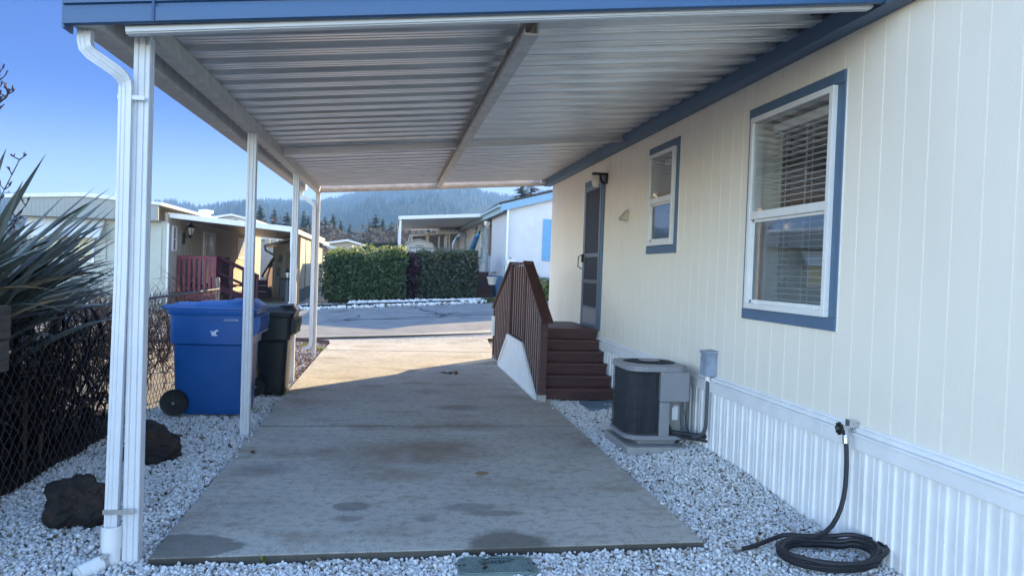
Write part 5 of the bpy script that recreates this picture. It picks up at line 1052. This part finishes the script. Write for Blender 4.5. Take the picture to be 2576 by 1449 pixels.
SP = thing('flue_pipe', 'tan twin flue pipe with dark cap above the white shed', 'flue pipe', (1.95, 46, 2)); part('pipe', mk('tan_pipe', (.55, .42, .30), .6), SP, lambda q: (q.lathe([(.07, 1.0), (.07, 3.72)], (1.99, 46, 0), 10), q.lathe([(.03, 1.0), (.03, 3.6)], (1.87, 46, 0), 8)), smooth=True); part('cap', SHADEG, SP, lambda q: q.lathe([(.12, 3.72), (.12, 3.78), (.05, 3.83)], (1.97, 46, 0), 10))
RB = thing('porch_railing', 'dark red porch railing before the pale blue house', 'railing', (3.3, 50, .5)); part('rail', MAROOND, RB, lambda q: (q.box(2.75, 3.95, 50, 50.08, 2.62, 2.70), [q.box(2.75+.28*k, 2.83+.28*k, 50, 50.08, 1.4, 2.62) for k in range(5)]))
# ================================================================== hedges
def leafcloud(n, sampler, size, mat, name, parent=None):
    P_ = np.array([sampler() for _ in range(n)]); d = rng.normal(size=(n, 3)); d[:, 2] = np.abs(d[:, 2])*.6+.15; d /= np.linalg.norm(d, axis=1, keepdims=True); u = np.cross(d, rng.normal(size=(n, 3))); u /= np.linalg.norm(u, axis=1, keepdims=True); s = size*rng.uniform(.6, 1.3, (n, 1)); w = np.cross(d, u)
    V = np.stack([P_-u*s*.45, P_+d*s*.9+w*s*.12, P_+u*s*.45, P_-d*s*.9+w*s*.12], 1).reshape(-1, 3); F = np.arange(4*n).reshape(-1, 4)
    return np_mesh(name, V, F, mat, parent)
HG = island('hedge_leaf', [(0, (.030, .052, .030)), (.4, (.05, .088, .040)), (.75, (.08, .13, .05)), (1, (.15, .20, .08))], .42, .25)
HGT = island('hedge_sun_tint_leaf', [(0, (.10, .16, .05)), (.5, (.22, .29, .08)), (.8, (.42, .44, .20)), (1, (.55, .44, .34))], .35, .5)  # hedge top leaves, with sunlight put into their brighter colour
HM_ = island('maroon_leaf', [(0, (.022, .014, .02)), (.6, (.05, .022, .034)), (1, (.10, .04, .05))], .45, .2)
HG2 = island('hedge_leaf_dull', [(0, (.030, .050, .038)), (.5, (.055, .085, .055)), (.85, (.09, .12, .065)), (1, (.13, .075, .07))], .42, .25)
HGT2 = island('hedge_shoots', [(0, (.05, .085, .04)), (.6, (.10, .14, .06)), (1, (.20, .13, .11))], .45, .3)
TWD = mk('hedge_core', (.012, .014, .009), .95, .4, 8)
def hedge(name, label, x0, x1, y0, y1, hz, n, mat, top=None, bumps=.24, rnd=.18, size=.075):
    def zb(x, y): return g(x, y)
    t = thing(name, label, 'hedge', ((x0+x1)/2, (y0+y1)/2, 0))
    def bump(a, b, k): return noise.noise((a*1.6+k*7, b*1.6, k*3.1))*bumps + noise.noise((a*4+k*7, b*4, k))*bumps*.5
    def face():
        r_ = random.random(); x, z = random.uniform(x0, x1), random.uniform(.05, 1)
        zz_ = zb(x, y0); H_ = hz(x)
        if r_ < .62:
            ins = .35*max(0, z-.86)/.14*.3; return (x, y0+bump(x, z*2, 1)+abs(random.gauss(0, .07))+ins, zz_+z*H_)
        if r_ < .92: y = random.uniform(y0+.05, y1); return (x, y, zz_+H_+bump(x, y, 2)*1.1+random.gauss(0, .05))
        e = random.choice((0, 1)); y = random.uniform(y0, y1); return ((x0 if e == 0 else x1)+bump(y, z*2, 3)+random.gauss(0, .05), y, zz_+z*H_)
    leafcloud(n, face, size, mat, 'foliage', t)
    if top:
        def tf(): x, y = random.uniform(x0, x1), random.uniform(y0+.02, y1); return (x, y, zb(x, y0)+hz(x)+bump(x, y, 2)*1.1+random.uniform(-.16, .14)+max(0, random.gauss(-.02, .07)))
        leafcloud(int(n*.55), tf, size*.95, top, 'top_leaves', t)  # separate top leaves; the left hedge has its sunlight painted into them
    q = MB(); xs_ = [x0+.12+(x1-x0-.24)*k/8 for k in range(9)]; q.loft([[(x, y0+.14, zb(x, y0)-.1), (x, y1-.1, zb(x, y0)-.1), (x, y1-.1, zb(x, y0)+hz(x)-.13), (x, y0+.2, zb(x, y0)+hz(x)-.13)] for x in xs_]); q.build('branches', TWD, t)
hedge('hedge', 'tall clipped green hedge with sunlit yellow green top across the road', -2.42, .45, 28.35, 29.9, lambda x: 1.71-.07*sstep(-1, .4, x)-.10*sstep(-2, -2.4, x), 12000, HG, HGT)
hedge('hedge', 'dark maroon leaved shrub wedged between the two green hedges', .25, .95, 28.7, 29.7, lambda x: 1.55-abs(x-.6)*.3, 2600, HM_)
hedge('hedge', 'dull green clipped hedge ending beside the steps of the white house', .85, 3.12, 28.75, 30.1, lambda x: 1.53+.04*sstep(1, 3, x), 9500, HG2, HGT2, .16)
hedge('hedge', 'low green shrub in front of the blue skirting of the white house', 4.35, 6.8, 27.0, 27.8, lambda x: .80-.25*abs(math.sin(x*1.3)), 3000, HGT, None, .1)
hedge('hedge', 'dark far hedge seen above the hedge left of the white shed', -1.6, .3, 44, 45, lambda x: 2.2, 1800, HG2, None, .06)
q = MB()
for x in (-2.9, 3.2): pass
# grassy verge right of the rock strip
V, F = [], []
for _ in range(1600):
    x = random.uniform(2.9, 6.5); y = random.uniform(26.1+.25*(x-2.85)-.1, 28); z = g(x, y); k = len(V); a = random.random()*6.28; V += [(x-.02, y, z-.03), (x+.02, y, z-.03), (x+.05*math.cos(a), y+.05*math.sin(a), z+random.uniform(.03, .10))]; F.append((k, k+1, k+2))
tag(np_mesh('grass', V, F, island('verge_grass', [(0, (.04, .05, .02)), (.6, (.08, .09, .03)), (1, (.14, .13, .05))], .7, .3)), 'short dull grass on the verge right of the white rock strip', 'grass', kind='stuff')

# ================================================================== trees
CON = island('conifer_needles', [(0, (.05, .075, .05)), (.5, (.085, .115, .065)), (1, (.14, .16, .09))], .7, .45)
BARK = mk('bark', (.06, .045, .035), .9, .3, 20)
def conifer(name, label, H_, rb, whorls, sparse=1.0, bare=.1, group=None, ex=.8):
    t = thing(name, label, 'conifer tree', (0, 0, 0), group); V, F = [], []
    for k in range(whorls):
        f_ = k/(whorls-1); z = H_*(bare+(1-bare)*f_); rr_ = rb*(1-f_)**ex*random.uniform(.6, 1.2)+.12
        for _ in range(int(random.randint(5, 8)*sparse)+1):
            a = random.random()*6.28; zj = random.uniform(-.6, .6)*H_/whorls*1.2; L = rr_*random.uniform(.45, 1.12); drp = -L*random.uniform(.05, .35); c, s_ = math.cos(a), math.sin(a); nb = 6
            for j in range(nb):
                u = (j+.6)/nb; p_ = Vector((c*L*u, s_*L*u, z+zj+drp*u*u+random.uniform(-.1, .1)*H_*.05)); wd_ = (1.05-u)*L*.42+.06*H_/10
                for sg in (-1, 1):
                    e = p_+Vector((-s_*sg*wd_+c*wd_*.6, c*sg*wd_+s_*wd_*.6, random.uniform(-.6, .25)*wd_)); w2 = Vector((c, s_, random.uniform(-.9, .5)))*wd_*.5; b = len(V); V += [(p_-w2*.6)[:], (p_+w2*.6+Vector((0, 0, .05*wd_)))[:], (e+w2*.25)[:], (e-w2*.3)[:]]; F.append((b, b+1, b+2, b+3))
    np_mesh('crown', V, F, CON, t); q = MB(); q.tube([(0, 0, -.5), (0, 0, H_*.5), (0, 0, H_*.98)], [H_*.018, H_*.011, H_*.002], 7); q.build('trunk', BARK, t); return t
protos = [conifer('conifer_tree', 'x', 12, 3.3, 34, 1.5, group='conifers beyond the roofs'), conifer('conifer_tree', 'x', 12, 2.6, 34, 1.3, .12, 'conifers beyond the roofs'), conifer('conifer_tree', 'x', 12, 3.9, 30, 1.5, .06, 'conifers beyond the roofs')]
# (u, top v, distance, label)
TS = [(560, 548, 170, 'dark conifer rising above the white gable behind the left carport'), (592, 553, 185, 'small pointed conifer right of the white gable'), (500, 540, 190, 'conifer just left of the white gable over the carport roof'), (655, 518, 150, 'tall full conifer between the second and third carport posts'), (690, 528, 155, 'bushy conifer left of the third carport post'), (722, 536, 160, 'slim conifer close beside the third carport post'), (776, 545, 170, 'conifer seen just left of the far carport post'), (765, 532, 210, 'grey green conifer between the third and fourth carport posts'), (818, 548, 180, 'conifer right of the far carport post'), (838, 540, 165, 'pointed conifer above the bright hedge top'), (858, 556, 175, 'shorter conifer over the brown thicket'), (945, 541, 150, 'tallest conifer standing left of the slim white carport'), (963, 552, 160, 'conifer close right of the tallest one'), (930, 560, 165, 'low conifer left of the tallest one'), (985, 560, 175, 'conifer touching the corner of the slim white carport'), (1025, 575, 150, 'conifer under the left end of the white carport roof'), (1050, 572, 160, 'conifer under the white carport roof beside the first'), (1090, 578, 170, 'conifer under the middle of the white carport roof'), (1115, 570, 165, 'conifer above the flue pipe under the carport roof'), (1160, 574, 160, 'conifer under the right part of the white carport roof'), (1010, 548, 230, 'distant conifer behind the white carport front'), (620, 545, 240, 'distant conifer between the near left carport posts'), (880, 565, 220, 'distant low conifer above the tan gable'), (540, 560, 230, 'hazy conifer behind the dark one by the white gable')]
for i, (u, v_, d, lab) in enumerate(TS):
    k = i % 3; o = protos[k] if i < 3 else copy_tree(protos[k]); tp = oy(u, v_, d); base = gz(tp.x, d)-.3; s = (tp.z-base)/12
    o.location = (tp.x, d, base); wdt = s*random.uniform(1.25, 1.75); o.scale = (wdt, wdt, s); o.rotation_euler.z = random.random()*6.28; o['label'] = lab
pine = conifer('pine_tree', 'tall thin pine above the roof of the white house, left of the pair', 15, 2.3, 40, .75, .2, 'pair of pines above the white house', .5); tp = oy(1315, 468, 120); pine.location = (tp.x, 120, 1); s = (tp.z-1)/15; pine.scale = (s*2.1, s*2.1, s)
p2 = copy_tree(pine); tp = oy(1337, 464, 123); p2.location = (tp.x, 123, 1); s = (tp.z-1)/15; p2.scale = (s*2.2, s*2.2, s); p2.rotation_euler.z = 2; p2['label'] = 'tall thin pine above the roof of the white house, right of the pair'
# brown leafless thicket and scrub in front of the hills: one mass
THK = island('thicket_twigs', [(0, (.075, .062, .055)), (.5, (.13, .11, .098)), (.8, (.19, .165, .15)), (1, (.12, .125, .075))], .85, .2)
def thick():
    x = random.uniform(-46, 30); y = random.uniform(100, 135); h = 5.0+3.0*noise.noise((x*.13, y*.1, 0))+2.5*noise.noise((x*.45, y*.3, 4)) - 1.2*sstep(-5, 25, x)
    return (x, y, gz(x, y)+random.random()**.6*h)
tag(leafcloud(26000, thick, .42, THK, 'thicket'), 'brown leafless thicket and scrub below the conifers', 'thicket', kind='stuff')
OLV = island('olive_scrub', [(0, (.07, .08, .03)), (.6, (.14, .14, .05)), (1, (.20, .17, .07))], .8, .2)
def olive():
    c = random.choice(((-24, 110, 4.5), (-17, 112, 5), (-12, 108, 4.2), (-30, 115, 5), (-21, 118, 5.5), (14, 110, 4))); d = Vector((random.gauss(0, 1), random.gauss(0, 1), random.gauss(0, 1))).normalized()*random.random()**.35; return (c[0]+d.x*3.2, c[1]+d.y*3, gz(*c[:2])+max(0, c[2]*.55+d.z*c[2]*.5))
tag(leafcloud(9000, olive, .38, OLV, 'olive_scrub'), 'olive green scrub in front of the brown thicket', 'scrub', kind='stuff')
# ================================================================== hills
RID = [(-60, 3.2), (-40, 3.4), (-24.3, 3.4), (-18, 3.2), (-15.32, 3.55), (-13.46, 3.3), (-11.29, 3.85), (-9.26, 4.0), (-6.74, 4.08), (-5.23, 4.25), (-3.81, 4.7), (-2.18, 5.1), (.37, 5.40), (3, 5.7), (5.53, 5.80), (6.28, 5.5), (8.77, 5.2), (11.38, 5.6), (20, 5.2), (35, 5), (60, 4)]
def ridge(az):
    for (a, e), (b, f_) in zip(RID[:-1], RID[1:]):
        if a <= az <= b: t = (az-a)/(b-a); return e+(f_-e)*t
    return 3
def hz_(az, r):
    top = math.tan(R(ridge(az)))*1500
    f_ = sstep(330, 1500, r); n1 = noise.fractal((az*.11, r*.0022, 0), 1, 2, 4); n2 = abs(noise.noise((az*.16+r*.0016, r*.0012, 5)))
    mid = math.tan(R(ridge(az)*.62))*1000*sstep(380, 900, r)
    h = top*f_**1.15*(1-.0*n2)
    h += 26*n1*sstep(420, 800, r)*(1-sstep(1150, 1480, r)) - 34*n2*sstep(420, 800, r)*(1-sstep(1200, 1480, r)) + 9*math.exp(-((r-850)/170)**2)*(1+math.sin(az*.55+1))
    return max(-2, h) if r < 1520 else top-(r-1500)*.25
AZ = [-62+.8*k for k in range(156)]; RR = [260, 320, 380]+[420+30*k for k in range(36)]+[1485, 1500, 1515, 1560, 1700, 2000]
q = MB()
for a in AZ:
    for r_ in RR: q.v.append((math.sin(R(a))*r_, math.cos(R(a))*r_, hz_(a, r_)))
nr = len(RR)
for i in range(len(AZ)-1):
    for k in range(nr-1): q.f.append((i*nr+k, (i+1)*nr+k, (i+1)*nr+k+1, i*nr+k+1)); q.m.append(0)
structure(q.build('hills', mk('hill_scrub', (.030, .040, .022), .95, .3, .012, c2=(.085, .082, .040), detail=9, spec=0), smooth=True))
# the forest on them
V, F = [], []
FOR = island('forest', [(0, (.022, .034, .018)), (.6, (.04, .055, .026)), (1, (.075, .08, .04))], .8)
cnt = 0
while cnt < 15000:
    a = random.uniform(-27, 24); r_ = math.sqrt(random.uniform(420**2, 1520**2)); 
    if cnt < 2300: r_ = random.uniform(1440, 1515)
    dens = .5+1.1*noise.noise((a*.2+3, r_*.004, 1))
    if random.random() > dens+.25 and r_ < 1440: continue
    if -1 < a < 9 and r_ < 1300 and random.random() < .55: continue
    x, y = math.sin(R(a))*r_, math.cos(R(a))*r_; z = hz_(a, r_)-1; H_ = random.uniform(5, 13)*(.75 if r_ < 700 else 1); w = H_*random.uniform(.16, .24); b = len(V); t0 = random.random()*6
    for lv, (zz0, zz1, ww) in enumerate(((0.05, .62, 1), (.38, 1, .62))):
        b = len(V); V += [(x+w*ww*math.cos(t0+k*1.2566+lv), y+w*ww*math.sin(t0+k*1.2566+lv), z+H_*zz0+random.uniform(-.05, .05)*H_) for k in range(5)]+[(x, y, z+H_*zz1)]
        F += [(b+k, b+(k+1) % 5, b+5) for k in range(5)]
    cnt += 1
tag(np_mesh('hillside_forest', V, F, FOR), 'conifer forest covering the hazy blue hills', 'forest', kind='stuff')
# ================================================================== air, sky, sun
if HAZE > 0:
    hm = bpy.data.materials.new('haze'); hm.use_nodes = True; nt = hm.node_tree; nt.nodes.remove(nt.nodes['Principled BSDF']); pv = nt.nodes.new('ShaderNodeVolumePrincipled')
    pv.inputs['Color'].default_value = (.25, .51, 1, 1); pv.inputs['Density'].default_value = HAZE; pv.inputs['Anisotropy'].default_value = .1
    nt.links.new(pv.outputs[0], nt.nodes['Material Output'].inputs['Volume'])
    q = MB(); q.box(-2100, 2100, -120, 2600, -45, 190); ho = q.build('haze', hm); ho['kind'] = 'stuff'; ho['label'] = 'thin pale blue haze filling the valley air'; ho['category'] = 'haze'
SUN_AZ, SUN_EL = 40.0, 22.0
w = bpy.data.worlds.new('World'); sc.world = w; w.use_nodes = True; nt = w.node_tree; N, L = nt.nodes, nt.links
sky = N.new('ShaderNodeTexSky'); sky.sky_type = 'NISHITA'; sky.sun_disc = False; sky.sun_elevation = R(SUN_EL); sky.sun_rotation = R(SUN_AZ); sky.air_density = 1.0; sky.dust_density = .25; sky.ozone_density = 2.5; sky.altitude = 400
tcw = N.new('ShaderNodeTexCoord'); sx = N.new('ShaderNodeSeparateXYZ'); L.new(tcw.outputs['Generated'], sx.inputs[0])
def nmap(src, a, b_, c=0, d=1):
    r = N.new('ShaderNodeMapRange'); r.interpolation_type = 'SMOOTHSTEP'; r.inputs[1].default_value = a; r.inputs[2].default_value = b_; r.inputs[3].default_value = c; r.inputs[4].default_value = d; L.new(src, r.inputs[0]); return r.outputs[0]
def nmix(ca, cb, f, blend='MIX'):
    m_ = N.new('ShaderNodeMix'); m_.data_type = 'RGBA'; m_.blend_type = blend
    for v_, i_ in ((ca, 6), (cb, 7)):
        if isinstance(v_, tuple): m_.inputs[i_].default_value = (*v_, 1)
        else: L.new(v_, m_.inputs[i_])
    if isinstance(f, (int, float)): m_.inputs[0].default_value = f
    else: L.new(f, m_.inputs[0])
    return m_.outputs[2]
# clear winter air: pale at the horizon, deepening upward, fill light added overhead, west, behind
T0, T1, TU, TW = (.98, .80, .94), (.055, .155, .56), tuple(k*SKYUP for k in (1.0, .92, .84)), tuple(k*WEST for k in (.90, .76, .67))
grad = nmix(nmix(T0, T1, nmap(sx.outputs['Z'], .02, .21)), TU, nmap(sx.outputs['Z'], .42, .85))
wd_ = N.new('ShaderNodeVectorMath'); wd_.operation = 'DOT_PRODUCT'; wd_.inputs[1].default_value = (-.996, -.087, 0); L.new(tcw.outputs['Generated'], wd_.inputs[0])
wf = N.new('ShaderNodeMath'); wf.operation = 'MULTIPLY'; L.new(nmap(wd_.outputs['Value'], .46, .85), wf.inputs[0]); L.new(nmap(sx.outputs['Z'], .22, .48, 1, 0), wf.inputs[1])
grad = nmix(grad, TW, wf.outputs[0])
bk = N.new('ShaderNodeMath'); bk.operation = 'MULTIPLY'; bk.inputs[1].default_value = -1; L.new(sx.outputs['Y'], bk.inputs[0])
grad = nmix(grad, tuple(k*BACK for k in (.84, .80, .80)), nmap(bk.outputs[0], .15, .7))
L.new(nmix(sky.outputs[0], grad, 1.0, 'MULTIPLY'), N['Background'].inputs[0]); N['Background'].inputs[1].default_value = SKY
sl = bpy.data.lights.new('sun', 'SUN'); sl.energy = SUN; sl.angle = R(.53); sl.color = (1, .76, .42); so = bpy.data.objects.new('sun', sl); col.objects.link(so)
dv = Vector((-math.sin(R(SUN_AZ))*math.cos(R(SUN_EL)), -math.cos(R(SUN_AZ))*math.cos(R(SUN_EL)), -math.sin(R(SUN_EL)))); so.rotation_euler = dv.to_track_quat('-Z', 'Y').to_euler(); so.location = (20, 20, 15)
vs = sc.view_settings; vs.view_transform = 'Standard'; vs.look = 'None'; vs.gamma = 1; vs.use_curve_mapping = False; vs.exposure = EXPO
cy_ = sc.cycles; cy_.max_bounces = 8; cy_.diffuse_bounces = 5; cy_.glossy_bounces = 4; cy_.transparent_max_bounces = 16; cy_.volume_bounces = 0; cy_.sample_clamp_indirect = 8; cy_.use_denoising = True
try: cy_.denoiser = 'OPENIMAGEDENOISE'
except Exception: pass
